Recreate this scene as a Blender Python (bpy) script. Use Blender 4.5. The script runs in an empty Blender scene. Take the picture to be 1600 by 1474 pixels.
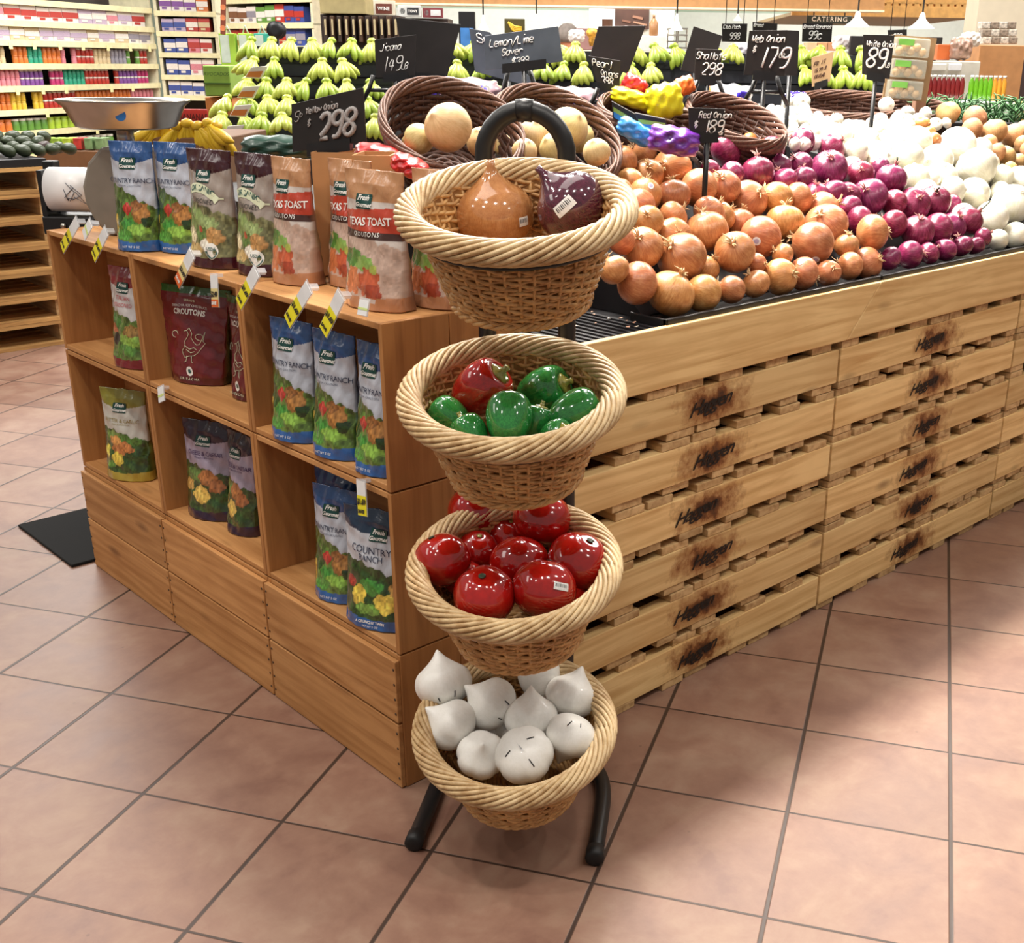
import bpy, bmesh, math, random
import numpy as np
from mathutils import Vector, Matrix, Euler
random.seed(7); rng = np.random.default_rng(7)
sc = bpy.context.scene; col = sc.collection
PI = math.pi
# ------------------------------------------------------------------ camera
CW = np.array([-1.174, -1.7499, 1.46])
RW = np.array([[0.7094830958, -0.7045666145, 0.0148196626],
               [0.2458200957, 0.2671342164, 0.9317788316],
               [0.6604590958, 0.6574383592, -0.3627238435]])
FPX, PX, PY = 1786.36, 943.72, 791.31
cd = bpy.data.cameras.new('camera'); cam = bpy.data.objects.new('camera', cd); col.objects.link(cam)
r_, u_, f_ = [Vector(RW[i]).normalized() for i in range(3)]
m = Matrix((( r_.x, u_.x, -f_.x, CW[0]), (r_.y, u_.y, -f_.y, CW[1]), (r_.z, u_.z, -f_.z, CW[2]), (0, 0, 0, 1)))
cam.matrix_world = m
cd.sensor_fit = 'HORIZONTAL'; cd.sensor_width = 36; cd.lens = FPX / 1600 * 36
cd.shift_x = (800 - PX) / 1600; cd.shift_y = (PY - 737) / 1600; cd.clip_start = .05; cd.clip_end = 100
sc.camera = cam
# ------------------------------------------------------------------ light and exposure
sc.view_settings.view_transform = 'Standard'; sc.view_settings.look = 'None'
sc.view_settings.exposure = 0.0; sc.view_settings.gamma = 1; sc.view_settings.use_curve_mapping = False
w = bpy.data.worlds.new('store_ambient'); sc.world = w; w.use_nodes = True
w.node_tree.nodes['Background'].inputs[0].default_value = (1.0, .93, .86, 1)
w.node_tree.nodes['Background'].inputs[1].default_value = .30
def area(name, loc, size, power, colr=(1, .93, .84), target=None, disk=True, sy=None, spread=PI):
    l = bpy.data.lights.new(name, 'AREA'); l.energy = power; l.color = colr
    l.shape = 'DISK' if disk else 'RECTANGLE'; l.size = size
    if sy: l.size_y = sy
    l.spread = spread
    o = bpy.data.objects.new(name, l); col.objects.link(o); o.location = loc
    d = Vector(target) - Vector(loc) if target is not None else Vector((0, 0, -1))
    o.rotation_euler = d.to_track_quat('-Z', 'Y').to_euler()
    return o
FW = np.array([.70875, .7055]); RT = np.array([.7055, -.70875]); BGROT = math.atan2(-.70875, .7055)
def fr(r, d, z=0.0):                       # aisle frame: r metres right, d metres ahead of where one stands
    p = CW[:2] + r * RT + d * FW; return Vector((p[0], p[1], z))
# track heads above the onion display
for i, (x, y) in enumerate([(.8, .75), (1.5, .75), (2.2, .75), (3.0, .8), (3.8, .9), (1.2, 1.5), (2.4, 1.6)]):
    area('track_light', (x, y, 2.75), .30, 25, target=(x + .1, y - .7, 1.0), spread=2.0)
# aisle downlights (they make the small highlights on the glossy vegetables)
for i, (x, y) in enumerate([(-.9, -.4), (-.9, .6), (-.9, 1.6), (.2, -1.5), (1.2, -1.5), (2.4, -1.6), (-.5, -1.1), (-1.7, -.6), (.5, -2.6), (-2.0, .8), (3.6, -1.2)]):
    area('aisle_downlight', (x, y, 3.0), .12, 8.2, spread=2.4)
area('ceiling_panel', (.3, .4, 3.4), 2.4, 24, (1, .95, .88), disk=False, sy=1.2)
area('ceiling_panel', (-3.0, 3.0, 3.5), 2.4, 34, (1, .95, .88), disk=False, sy=1.2)
for r, d in [(-3.2, 6), (-.5, 6.2), (2.4, 6.2), (-3.5, 9), (0, 9.5), (4, 9.5), (-4.5, 8.8), (3, 13), (-1, 13.5)]:
    area('far_ceiling_panel', fr(r, d, 3.5), 1.6, 125 if d < 12 else 300, (1, .97, .92), disk=False, sy=1.2)
# ------------------------------------------------------------------ pixel helpers: a pixel and a distance or plane give a place
def ray(u, v):
    return RW.T @ np.array([(u - PX) / FPX, -(v - PY) / FPX, 1.0])
def at(u, v, d):
    q = ray(u, v); return Vector(CW + q * (d / (q[:2] @ FW)))
def onz(u, v, z):
    q = ray(u, v); return Vector(CW + q * ((z - CW[2]) / q[2]))
def onx(u, v, x):
    q = ray(u, v); return Vector(CW + q * ((x - CW[0]) / q[0]))
def ony(u, v, y):
    q = ray(u, v); return Vector(CW + q * ((y - CW[1]) / q[1]))
def onpl(u, v, p0, n):
    q = ray(u, v); n = np.array(n); return Vector(CW + q * (((np.array(p0) - CW) @ n) / (q @ n)))
def depth(p): return float((np.array(p) - CW) @ RW[2])
# ------------------------------------------------------------------ materials
MATS = {}
def srgb(c):
    if isinstance(c, str): c = [int(c[i:i + 2], 16) / 255 for i in (0, 2, 4)]
    return tuple((x / 12.92 if x <= .04045 else ((x + .055) / 1.055) ** 2.4) for x in c[:3]) + (1,)
class NT:
    def __init__(s, name):
        s.m = bpy.data.materials.new(name); s.m.use_nodes = True; s.t = s.m.node_tree
        s.b = s.t.nodes['Principled BSDF']
    def n(s, typ, **k):
        o = s.t.nodes.new('ShaderNode' + typ)
        for a, b in k.items():
            if a.startswith('i_'):
                key = a[2:]; key = int(key) if key.isdigit() else key.replace('_', ' ')
                o.inputs[key].default_value = b
            else: setattr(o, a, b)
        return o
    def l(s, a, b): s.t.links.new(a, b)
    def co(s, which='Object', scale=(1, 1, 1), rot=(0, 0, 0), loc=(0, 0, 0)):
        t = s.n('TexCoord'); mp = s.n('Mapping'); mp.inputs['Scale'].default_value = scale
        mp.inputs['Rotation'].default_value = rot; mp.inputs['Location'].default_value = loc
        s.l(t.outputs[which], mp.inputs[0]); return mp.outputs[0]
    def ramp(s, fac, stops):
        r = s.n('ValToRGB'); e = r.color_ramp.elements
        while len(e) < len(stops): e.new(.5)
        for q, (p, c) in zip(e, stops): q.position = p; q.color = c
        s.l(fac, r.inputs[0]); return r.outputs[0]
    def mix(s, fac, a, b, mode='MIX'):
        x = s.n('Mix', data_type='RGBA', blend_type=mode)
        for v, i in ((fac, 0), (a, 6), (b, 7)):
            if hasattr(v, 'links'): s.l(v, x.inputs[i])
            else: x.inputs[i].default_value = v
        return x.outputs[2]
    def math(s, op, a, b=0.0, c=0.0):
        x = s.n('Math', operation=op)
        for i, v in enumerate((a, b, c)):
            if hasattr(v, 'links'): s.l(v, x.inputs[i])
            else: x.inputs[i].default_value = v
        return x.outputs[0]
    def noise(s, vec, scale, detail=3, rough=.5, dist=0):
        x = s.n('TexNoise'); x.inputs['Scale'].default_value = scale; x.inputs['Detail'].default_value = detail
        x.inputs['Roughness'].default_value = rough; x.inputs['Distortion'].default_value = dist
        if vec is not None: s.l(vec, x.inputs['Vector'])
        return x.outputs['Fac']
    def bump(s, h, st=.3, d=.01):
        b = s.n('Bump'); b.inputs['Strength'].default_value = st; b.inputs['Distance'].default_value = d
        s.l(h, b.inputs['Height']); s.l(b.outputs[0], s.b.inputs['Normal'])
    def base(s, c):
        if hasattr(c, 'links'): s.l(c, s.b.inputs['Base Color'])
        else: s.b.inputs['Base Color'].default_value = c
    def set(s, **k):
        for a, b in k.items(): s.b.inputs[a.replace('_', ' ')].default_value = b
        return s.m
def plain(name, c, rough=.5, metal=0, coat=0, emit=0, var=.10, nscale=18):
    key = (name, str(c), rough, metal)
    if key in MATS: return MATS[key]
    t = NT(name); c = srgb(c)
    nz = t.noise(t.co(), nscale, 2)
    dk = tuple(x * (1 - var) for x in c[:3]) + (1,); lt = tuple(min(1, x * (1 + var)) for x in c[:3]) + (1,)
    t.base(t.ramp(nz, [(.3, dk), (.7, lt)]))
    t.set(Roughness=rough, Metallic=metal, Coat_Weight=coat, Coat_Roughness=.08)
    if emit:
        t.b.inputs['Emission Color'].default_value = c; t.b.inputs['Emission Strength'].default_value = emit
    MATS[key] = t.m; return t.m
def wood(name, light, dark, axis=0, grain=1.0, knots=True, burn=None, rough=.6, pale=.25):
    """long-grained timber; axis = direction of the grain in object space"""
    t = NT(name); sc_ = [26, 26, 26]; sc_[axis] = 1.6
    oi = t.n('ObjectInfo'); add = t.n('VectorMath', operation='MULTIPLY_ADD')
    t.l(t.co(), add.inputs[0]); add.inputs[1].default_value = (1, 1, 1)
    cmb = t.n('CombineXYZ'); k = t.math('MULTIPLY', oi.outputs['Random'], 37.0)
    for i in range(3): t.l(k, cmb.inputs[i])
    t.l(cmb.outputs[0], add.inputs[2])
    mp = t.n('Mapping'); mp.inputs['Scale'].default_value = sc_; t.l(add.outputs[0], mp.inputs[0])
    g = t.noise(mp.outputs[0], 1.0 * grain, 4, .6, 1.6)
    mp2 = t.n('Mapping'); s2 = [3, 3, 3]; s2[axis] = .35; mp2.inputs['Scale'].default_value = s2; t.l(add.outputs[0], mp2.inputs[0])
    wv = t.n('TexWave', wave_type='RINGS', rings_direction='Y' if axis == 0 else 'X'); wv.inputs['Scale'].default_value = 3.2
    wv.inputs['Distortion'].default_value = 9; wv.inputs['Detail'].default_value = 2; t.l(mp2.outputs[0], wv.inputs['Vector'])
    f = t.math('ADD', t.math('MULTIPLY', g, .86), t.math('MULTIPLY', wv.outputs['Fac'], .14))
    c = t.ramp(f, [(.28, srgb(dark)), (.62, srgb(light))])
    blot = t.noise(add.outputs[0], 5, 3)
    c = t.mix(t.math('MULTIPLY', t.ramp(blot, [(.45, (0, 0, 0, 1)), (.8, (1, 1, 1, 1))]), .45), c, srgb(dark))
    hv = t.n('HueSaturation'); t.l(c, hv.inputs['Color'])
    t.l(t.math('MULTIPLY_ADD', oi.outputs['Random'], pale, 1 - pale / 2), hv.inputs['Value']); c = hv.outputs[0]
    if knots:
        mp3 = t.n('Mapping'); s3 = [9, 9, 9]; s3[axis] = 3.2; mp3.inputs['Scale'].default_value = s3; t.l(add.outputs[0], mp3.inputs[0])
        vo = t.n('TexVoronoi'); vo.inputs['Scale'].default_value = 1; t.l(mp3.outputs[0], vo.inputs['Vector'])
        kn = t.ramp(vo.outputs['Distance'], [(.05, (1, 1, 1, 1)), (.17, (0, 0, 0, 1))])
        c = t.mix(t.math('MULTIPLY', kn, .55), c, srgb('5a3518'))
    if burn:
        cc = t.co(scale=(1 / burn[1], 1, 1 / burn[2]), loc=(-burn[0] / burn[1], 0, -burn[3] / burn[2]))
        ln = t.n('VectorMath', operation='LENGTH'); mx = t.n('VectorMath', operation='MULTIPLY'); t.l(cc, mx.inputs[0]); mx.inputs[1].default_value = (1, 0, 1)
        t.l(mx.outputs[0], ln.inputs[0]); nz = t.noise(add.outputs[0], 26, 4, .7)
        q = t.math('ADD', ln.outputs['Value'], t.math('MULTIPLY_ADD', nz, 1.7, -.85))
        c = t.mix(t.ramp(q, [(.35, (1, 1, 1, 1)), (1.15, (0, 0, 0, 1))]), c, srgb('8a5222'))
        c = t.mix(t.ramp(q, [(.05, (1, 1, 1, 1)), (.5, (0, 0, 0, 1))]), c, srgb('3a1d0a'))
    t.base(c); t.bump(g, .15, .002); t.set(Roughness=rough); return t.m
M = {}
M['pallet'] = wood('pine_pallet_board', 'e9c88e', 'c79c62', 0)
M['burn'] = wood('scorched_pine_board', 'e9c88e', 'c79c62', 0, burn=(.50, .15, .065, .062))
M['deck'] = wood('pallet_deck_board', 'cfae7e', '9c7648', 1, knots=False)
M['crate'] = wood('stained_crate_board', 'c8935c', 'a26d3a', 1, pale=.26)
M['crate_v'] = wood('stained_crate_side', 'bd864e', '9c6836', 2, pale=.12, knots=False)
M['crate_x'] = wood('stained_crate_end', 'b78049', '966234', 2, pale=.12, knots=False)
M['fardeck'] = wood('far_pallet_board', 'd6a868', '9c7040', 0, knots=False)
M['twig'] = wood('dark_willow', '5a3728', '23140f', 2, knots=False)
M['twig2'] = wood('brown_willow', '75503e', '3c251c', 2, knots=False)
def wick(name, a, b):
    t = NT(name); nz = t.noise(t.co(), 60, 3, .6); n2 = t.noise(t.co(), 9, 2)
    t.base(t.ramp(t.math('ADD', t.math('MULTIPLY', nz, .5), t.math('MULTIPLY', n2, .5)), [(.35, srgb(b)), (.62, srgb(a))]))
    t.bump(nz, .2, .002); return t.set(Roughness=.45)
M['rim'] = wick('pale_willow_rim', 'd9bf93', 'a17c4d')
M['weave'] = wick('honey_willow_weave', 'dcb074', '98683a')
M['black'] = plain('black_powder_coat', '151517', .42)
M['rubber'] = plain('black_rubber', '0e0e10', .6)
M['blackplastic'] = plain('black_plastic', '1b1b1d', .35)
M['chalk'] = plain('white_chalk', 'e8e6e2', .8, var=.2, nscale=300)
M['chalkgrey'] = plain('grey_chalk', 'a7a2a0', .8, var=.25, nscale=300)
M['board'] = plain('black_chalkboard', '1f1a19', .5, var=.25)
M['slate'] = plain('grey_chalkboard', '4d545e', .45, var=.15)
M['white'] = plain('white_plastic', 'eceae6', .35)
M['steel'] = plain('brushed_steel', 'b9b4ac', .28, 1.0)
M['greyplastic'] = plain('taupe_enamel', '7d756a', .4)
M['kraft'] = plain('kraft_paper', 'c08a58', .7)
M['mat'] = plain('black_ribbed_mat', '17161a', .55)
# ------------------------------------------------------------------ mesh helpers
class MB:
    def __init__(s): s.v = []; s.f = []; s.mi = []; s.cur = 0
    def add(s, vs, fs):
        o = len(s.v); s.v += [tuple(p) for p in vs]; s.f += [tuple(i + o for i in q) for q in fs]; s.mi += [s.cur] * len(fs); return s
    def box(s, x0, y0, z0, x1, y1, z1, mat=None):
        vs = [(x, y, z) for z in (z0, z1) for y in (y0, y1) for x in (x0, x1)]
        if mat is not None: vs = [mat @ Vector(p) for p in vs]
        return s.add(vs, [(0, 2, 3, 1), (4, 5, 7, 6), (0, 1, 5, 4), (2, 6, 7, 3), (0, 4, 6, 2), (1, 3, 7, 5)])
    def hexa(s, P):          # 8 points: front 4 (tl,tr,br,bl) then back 4
        return s.add(P, [(0, 3, 2, 1), (4, 5, 6, 7), (0, 1, 5, 4), (1, 2, 6, 5), (2, 3, 7, 6), (3, 0, 4, 7)])
    def tube(s, pts, r, n=8, closed=False, cap=True):
        P = [Vector(p) for p in pts]; L = len(P); R = r if hasattr(r, '__len__') else [r] * L
        vs = []; prev = None
        for i in range(L):
            a = P[i - 1] if (i > 0 or closed) else P[i]; b = P[(i + 1) % L] if (i < L - 1 or closed) else P[i]
            t = (b - a).normalized()
            if prev is None:
                h = Vector((0, 0, 1)) if abs(t.z) < .9 else Vector((1, 0, 0)); nrm = (h - t * h.dot(t)).normalized()
            else: nrm = (prev - t * prev.dot(t)); nrm = nrm.normalized() if nrm.length > 1e-6 else prev
            prev = nrm; bi = t.cross(nrm)
            for k in range(n):
                a_ = 2 * PI * k / n; vs.append(P[i] + (nrm * math.cos(a_) + bi * math.sin(a_)) * R[i])
        fs = []
        for i in range(L if closed else L - 1):
            for k in range(n):
                j = (i + 1) % L; fs.append((i * n + k, i * n + (k + 1) % n, j * n + (k + 1) % n, j * n + k))
        if cap and not closed: fs += [tuple(range(n))[::-1], tuple((L - 1) * n + k for k in range(n))]
        return s.add(vs, fs)
    def lathe(s, prof, n=24, ctr=(0, 0, 0), mod=None, cap=True, sx=1, sy=1):
        vs = []
        for r, z in prof:
            for k in range(n):
                a = 2 * PI * k / n; q = r * (mod(a, z) if mod else 1)
                vs.append((ctr[0] + q * math.cos(a) * sx, ctr[1] + q * math.sin(a) * sy, ctr[2] + z))
        fs = [(i * n + k, i * n + (k + 1) % n, (i + 1) * n + (k + 1) % n, (i + 1) * n + k) for i in range(len(prof) - 1) for k in range(n)]
        if cap: fs += [tuple(range(n))[::-1], tuple((len(prof) - 1) * n + k for k in range(n))]
        return s.add(vs, fs)
    def mesh(s, name, mats, smooth=True):
        me = bpy.data.meshes.new(name); me.from_pydata(s.v, [], s.f); me.update()
        for mt in (mats if isinstance(mats, (list, tuple)) else [mats]): me.materials.append(mt)
        if max(s.mi or [0]) > 0: me.polygons.foreach_set('material_index', s.mi)
        if smooth: me.polygons.foreach_set('use_smooth', [True] * len(me.polygons))
        return me
    def build(s, name, mats, parent=None, smooth=True, loc=None, bevel=0, **tags):
        o = bpy.data.objects.new(name, s.mesh(name, mats, smooth)); col.objects.link(o)
        if parent: o.parent = parent
        if loc is not None: o.location = loc
        if bevel:
            b = o.modifiers.new('bevel', 'BEVEL'); b.width = bevel; b.segments = 2; b.limit_method = 'ANGLE'
        tag(o, **tags); return o
def tag(o, label=None, cat=None, group=None, kind=None):
    if label: o['label'] = label
    if cat: o['category'] = cat
    if group: o['group'] = group
    if kind: o['kind'] = kind
    return o
def empty(name, loc=(0, 0, 0), rot=(0, 0, 0), **tags):
    o = bpy.data.objects.new(name, None); col.objects.link(o); o.location = loc; o.rotation_euler = rot
    o.empty_display_size = .02; tag(o, **tags); return o
def inst(name, me, loc=(0, 0, 0), rot=(0, 0, 0), scale=1, parent=None, **tags):
    o = bpy.data.objects.new(name, me); col.objects.link(o); o.location = loc; o.rotation_euler = rot
    o.scale = (scale,) * 3 if not hasattr(scale, '__len__') else scale
    if parent: o.parent = parent
    tag(o, **tags); return o
def copy_tree(o, parent=None):
    c = o.copy(); col.objects.link(c)
    if parent: c.parent = parent
    for ch in o.children: copy_tree(ch, c)
    return c
# ---- lettering
_tc = {}
def text_mb(s, size, shear=0.0, align='CENTER', spacing=1.0, bold=0.0):
    key = (s, size, shear, align, spacing, bold)
    if key in _tc: return _tc[key]
    cu = bpy.data.curves.new('t', 'FONT'); cu.body = s; cu.size = size; cu.shear = shear; cu.align_x = align; cu.align_y = 'CENTER'
    cu.space_character = spacing; cu.offset = bold; cu.resolution_u = 2
    o = bpy.data.objects.new('t', cu); col.objects.link(o); bpy.context.view_layer.update()
    me = bpy.data.meshes.new_from_object(o); vs = [tuple(v.co) for v in me.vertices]; fs = [tuple(p.vertices) for p in me.polygons]
    bpy.data.objects.remove(o); bpy.data.meshes.remove(me); bpy.data.curves.remove(cu)
    _tc[key] = (vs, fs); return vs, fs
G = {'0': "22060428466442"[:0] or "28060422444628", '1': "2822", '2': "07183847450242", '3': "07183847462535 254443321203", '4': "32380444",
 '5': "480805354443321203", '6': "38170503123243443504", '7': "084822", '8': "250607183847462504031232434425", '9': "4635150607183847443212",
 '$': "4738180706153544433212 03 2921", 'S': "4738180706153544433212 03".replace(' 03', '03'), 'c': "4536160503123243", 'a': "4616050312 3244 4642".replace('12 32', '1232'),
 'b': "0802 0212324345361605", 'e': "044445361605031242", 'h': "0802 0516364542", 'i': "2622 2829", 'l': "2822", 'm': "0602 05162522 25364542",
 'n': "0602 0516364542", 'o': "160503123243453616", 'r': "0602 05163645", 's': "4616050434433202", 't': "2822 0646", 'u': "060312324346 4642",
 'v': "062246", 'w': "0612253246", 'y': "0622 4600", 'p': "0600 0516364543321203", 'g': "4636160504133344 4641301000", 'k': "0802 4604 2542",
 'd': "4842 4232120305163645", 'J': "4843321203", 'Y': "0825 4825 2522", 'O': "28060422444628", 'L': "080242", 'R': "02083847463505 2542", 'W': "0812263248",
 'P': "02083847463505", 'H': "0802 4842 0545", 'B': "02083847463505 3544433202", 'C': "4738180703123243", 'A': "022842 1434", 'N': "02084248", 'E': "48080242 0535",
 'T': "0848 2822", 'D': "02082846442202", '/': "0148", '.': "2223", '-': "1535", 'K': "0802 4805 1642", 'X': "0842 4802", 'I': "2822", 'G': "4738180703123244 4424", 'V': "082248", 'F': "480802 0535", ' ': ''}
def scribble(mb, s, x, y, h, wd=.0018, slant=.25, adv=.97, plane=None):
    """hand lettering in strokes; (x,y) is the left end of the baseline, h the capital height; plane maps (x,y)->3D"""
    k = h / 6.0; w_ = k * 4 * adv; cx = x
    for ch in s:
        g = G.get(ch, '')
        for st in g.split():
            pts = []
            for i in range(0, len(st) - 1, 2):
                gx, gy = int(st[i]), int(st[i + 1]) - 2
                px, py = cx + gx * k * .75 + gy * k * slant, y + gy * k
                pts.append(plane(px, py))
            if len(pts) == 1: pts.append(plane(px + wd, py + wd))
            # round the stroke a little
            if len(pts) > 2:
                q = [pts[0]]
                for a, b in zip(pts[:-1], pts[1:]): q += [a.lerp(b, .28), a.lerp(b, .72)]
                q.append(pts[-1]); pts = q
            mb.tube(pts, wd * .33, 5)
        cx += (w_ if ch not in '1il. ' else w_ * .62)
    return cx
# ================================================================== FLOOR
def floor_mat():
    t = NT('terracotta_floor_tile'); tc = t.n('TexCoord'); mp = t.n('Mapping', vector_type='POINT')
    mp.inputs['Location'].default_value = (0, 0, 0)
    sub = t.n('VectorMath', operation='SUBTRACT'); t.l(tc.outputs['Object'], sub.inputs[0]); sub.inputs[1].default_value = (.2353, -.7805, 0)
    def axis(ax):
        d = t.n('VectorMath', operation='DOT_PRODUCT'); t.l(sub.outputs[0], d.inputs[0]); d.inputs[1].default_value = ax
        return t.math('MULTIPLY', d.outputs['Value'], 1 / .33)
    a = math.radians(-60.368); I = axis((math.cos(a), math.sin(a), 0)); J = axis((-math.sin(a), math.cos(a), 0))
    fi, fj = t.math('FLOOR', t.math('ADD', I, 0)), t.math('FLOOR', J)
    def edge(x): f = t.math('FRACT', x); return t.math('MINIMUM', f, t.math('SUBTRACT', 1.0, f))
    ei, ej = edge(I), edge(J)
    g = t.math('MINIMUM', ei, t.math('MULTIPLY', ej, 1.5))
    gm = t.ramp(g, [(.0105, (1, 1, 1, 1)), (.0155, (0, 0, 0, 1))])
    cv = t.n('CombineXYZ'); t.l(fi, cv.inputs[0]); t.l(fj, cv.inputs[1]); wn = t.n('TexWhiteNoise', noise_dimensions='2D'); t.l(cv.outputs[0], wn.inputs['Vector'])
    off = t.n('VectorMath', operation='ADD'); t.l(tc.outputs['Object'], off.inputs[0])
    s3 = t.n('VectorMath', operation='SCALE'); t.l(wn.outputs['Color'], s3.inputs[0]); s3.inputs['Scale'].default_value = 20; t.l(s3.outputs[0], off.inputs[1])
    n1 = t.noise(off.outputs[0], 6, 6, .62, .3); n2 = t.noise(off.outputs[0], 22, 4, .6)
    c = t.ramp(t.math('ADD', t.math('MULTIPLY', n1, .8), t.math('MULTIPLY', n2, .2)), [(.36, srgb('7d5b4d')), (.5, srgb('8c6a59')), (.64, srgb('987a67'))])
    hv = t.n('HueSaturation'); t.l(c, hv.inputs['Color']); t.l(t.math('MULTIPLY_ADD', wn.outputs['Value'], .14, .93), hv.inputs['Value'])
    sp = t.n('TexVoronoi'); sp.inputs['Scale'].default_value = 9; t.l(tc.outputs['Object'], sp.inputs['Vector'])
    c = t.mix(t.math('MULTIPLY', t.ramp(sp.outputs['Distance'], [(.02, (1, 1, 1, 1)), (.04, (0, 0, 0, 1))]), .35), hv.outputs[0], srgb('4a3630'))
    t.base(t.mix(gm, c, srgb('3c2b22')))
    h = t.math('SUBTRACT', t.math('MULTIPLY', n2, .25), gm); t.bump(h, .35, .003)
    rr = t.math('MULTIPLY_ADD', n1, .25, .33); t.l(rr, t.b.inputs['Roughness']); return t.m
fl = MB().add([(-9, -6, 0), (22, -6, 0), (22, 24, 0), (-9, 24, 0)], [(0, 1, 2, 3)])
fl.build('floor', floor_mat(), smooth=False, kind='structure')

# ================================================================== WOODEN CRATES (three columns, three tiers, two deep)
T = .014
def crate(name, x0, x1, y0, y1, z0, z1, label, boards=False, closed=False, group='stained wooden crates of the crouton shelf'):
    o = empty(name, ((x0 + x1) / 2, (y0 + y1) / 2, z0), label=label, cat='crate', group=group)
    W_, D_, H_ = (y1 - y0) / 2, (x1 - x0) / 2, z1 - z0; e = .0012
    def part(n, a, mt='crate'):
        return MB().box(*a).build(n, M[mt], o, smooth=False, bevel=.0018)
    part('side_panel', (-D_, -W_ + e, e, D_, -W_ + T, H_ - e), 'crate_x'); part('side_panel', (-D_, W_ - T, e, D_, W_ - e, H_ - e), 'crate_x')
    part('bottom_board', (-D_ + e, -W_ + T, e, D_, W_ - T, T)); part('top_board', (-D_ + e, -W_ + T, H_ - T, D_, W_ - T, H_ - e))
    part('back_panel', (D_ - .006, -W_ + T, T, D_ - e, W_ - T, H_ - T))
    if boards:
        for k in range(2):
            zb, zt = (0.002, H_ * .5 - .0026) if k == 0 else (H_ * .5 + .0026, H_ - .011)
            b = part('front_board', (-D_ - .012, -W_ + .0035, zb, -D_, W_ - .0035, zt)); 
            for sy in (-1, 1):
                for q in range(4):
                    zz = zb + (zt - zb) * (.14 + .24 * q); yy = sy * (W_ - .010); nails = MB()
                    nails.lathe([(.0001, 0), (.0030, 0), (.0030, .0008), (.0001, .0008)], 8)
                    for i in range(len(nails.v) - 32, len(nails.v)):
                        x, y, z = nails.v[i]; nails.v[i] = (-D_ - .012 - z, yy + x, zz + y)
                    nails.build('nail_head', plain('dark_nail', '3a2a1c', .5), b)
    return o
YS = [(0.0, .5335), (.5335, 1.067), (1.067, 1.6)]; ZS = [(.0, .3185), (.3195, .673), (.674, 1.007)]
cn = ['nearest the basket stand', 'in the middle of its tier', 'at the far left end']
tn = ['bottom tier crate closed by two nailed boards', 'middle tier open crate', 'top tier open crate']
for i, (ya, yb) in enumerate(YS):
    for j, (za, zb) in enumerate(ZS):
        crate('wooden_crate', 0.0, .1545, ya, yb, za, zb, f'{tn[j]}, {cn[i]}', boards=(j == 0), group=None)
        crate('wooden_crate', .156, .318, ya, yb, za, zb, f'rear wooden crate behind the {["bottom", "middle", "top"][j]} tier crate {cn[i]}', group=None)

# ================================================================== PALLETS
STR = MB().box(0, 0, 0, 1.0, .036, .104).mesh('stringer', M['burn'], False)
STR2 = MB().box(0, 0, 0, 1.0, .036, .104).mesh('stringer_plain', M['pallet'], False)
def brand_mesh():
    vs, fs = text_mb('Haggen', .046, shear=.5, spacing=.86, bold=.0006); mb = MB()
    mb.add([(x * 1.25, -.0012, y + .03 * 0 + x * .12) for x, y, z in vs], fs); return mb.mesh('burned_brand_script', plain('scorched_black', '1a0f08', .8), False)
BR = brand_mesh()
def pallet(name, x0, z0, h, jit, label, below):
    o = empty(name, (x0, -.106, z0), label=label, cat='pallet', group=None)
    w_ = 1.006
    s = h - .040; zz = .020
    st = MB().box(.002, 0, zz, w_ - .002, .036, zz + s).build('stringer', M['burn'], o, smooth=False, bevel=.002)
    inst('burned_brand_script', BR, (.50 + jit * .06, -.0005, zz + s * .48), parent=st, label='dark burned script lettering')
    for k in range(1, 3):
        MB().box(.01, .45 * k, zz, w_ - .01, .45 * k + .036, zz + s).build('stringer', M['pallet'], o, smooth=False)
    r = random.Random(int(x0 * 10) + int(z0 * 100))
    for lvl, z in ((0, .0), (1, zz + s)):
        x = .004
        while x < w_ - .06:
            wd = r.uniform(.075, .10) if lvl else r.uniform(.07, .10)
            wd = min(wd, w_ - .004 - x); yo = r.uniform(-.001, .006) if lvl else r.uniform(.0, .007)
            MB().box(x, yo, z + .0005, x + wd, .93, z + .0195).build('deck_board', M['deck'], o, smooth=False, bevel=.0015)
            x += wd + (r.uniform(.05, .11) if r.random() < .85 else .012)
    return o
hz = [0.0, .131, .262, .393, .524, .655]
pn = ['on the floor', 'second from the floor', 'third from the floor', 'fourth from the floor', 'fifth from the floor', 'topmost, under the fascia board']
ps = ['left pallet stack beside the basket stand', 'middle pallet stack', 'right pallet stack']
for c in range(3):
    for k in range(6):
        pallet('wooden_pallet', .338 + c * 1.0125, hz[k], .130, random.uniform(-1, 1), f'pine pallet {pn[k]}, in the {ps[c]}', k)
# fascia boards along the top, with a slanted joint
zt = .925; zb = .788
MB().hexa([(.338, -.114, zt), (1.50, -.114, zt), (1.36, -.114, zb), (.338, -.114, zb), (.338, -.0945, zt), (1.50, -.0945, zt), (1.36, -.0945, zb), (.338, -.0945, zb)]
          ).build('fascia_board', M['pallet'], smooth=False, bevel=.003, label='pale pine fascia board with a slanted right end above the left pallet stack', cat='board')
MB().hexa([(1.503, -.114, zt), (4.4, -.114, zt), (4.4, -.114, zb), (1.363, -.114, zb), (1.503, -.0945, zt), (4.4, -.0945, zt), (4.4, -.0945, zb), (1.363, -.0945, zb)]
          ).build('fascia_board', M['pallet'], smooth=False, bevel=.003, label='long pine fascia board running right above the middle and right pallets', cat='board')
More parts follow.
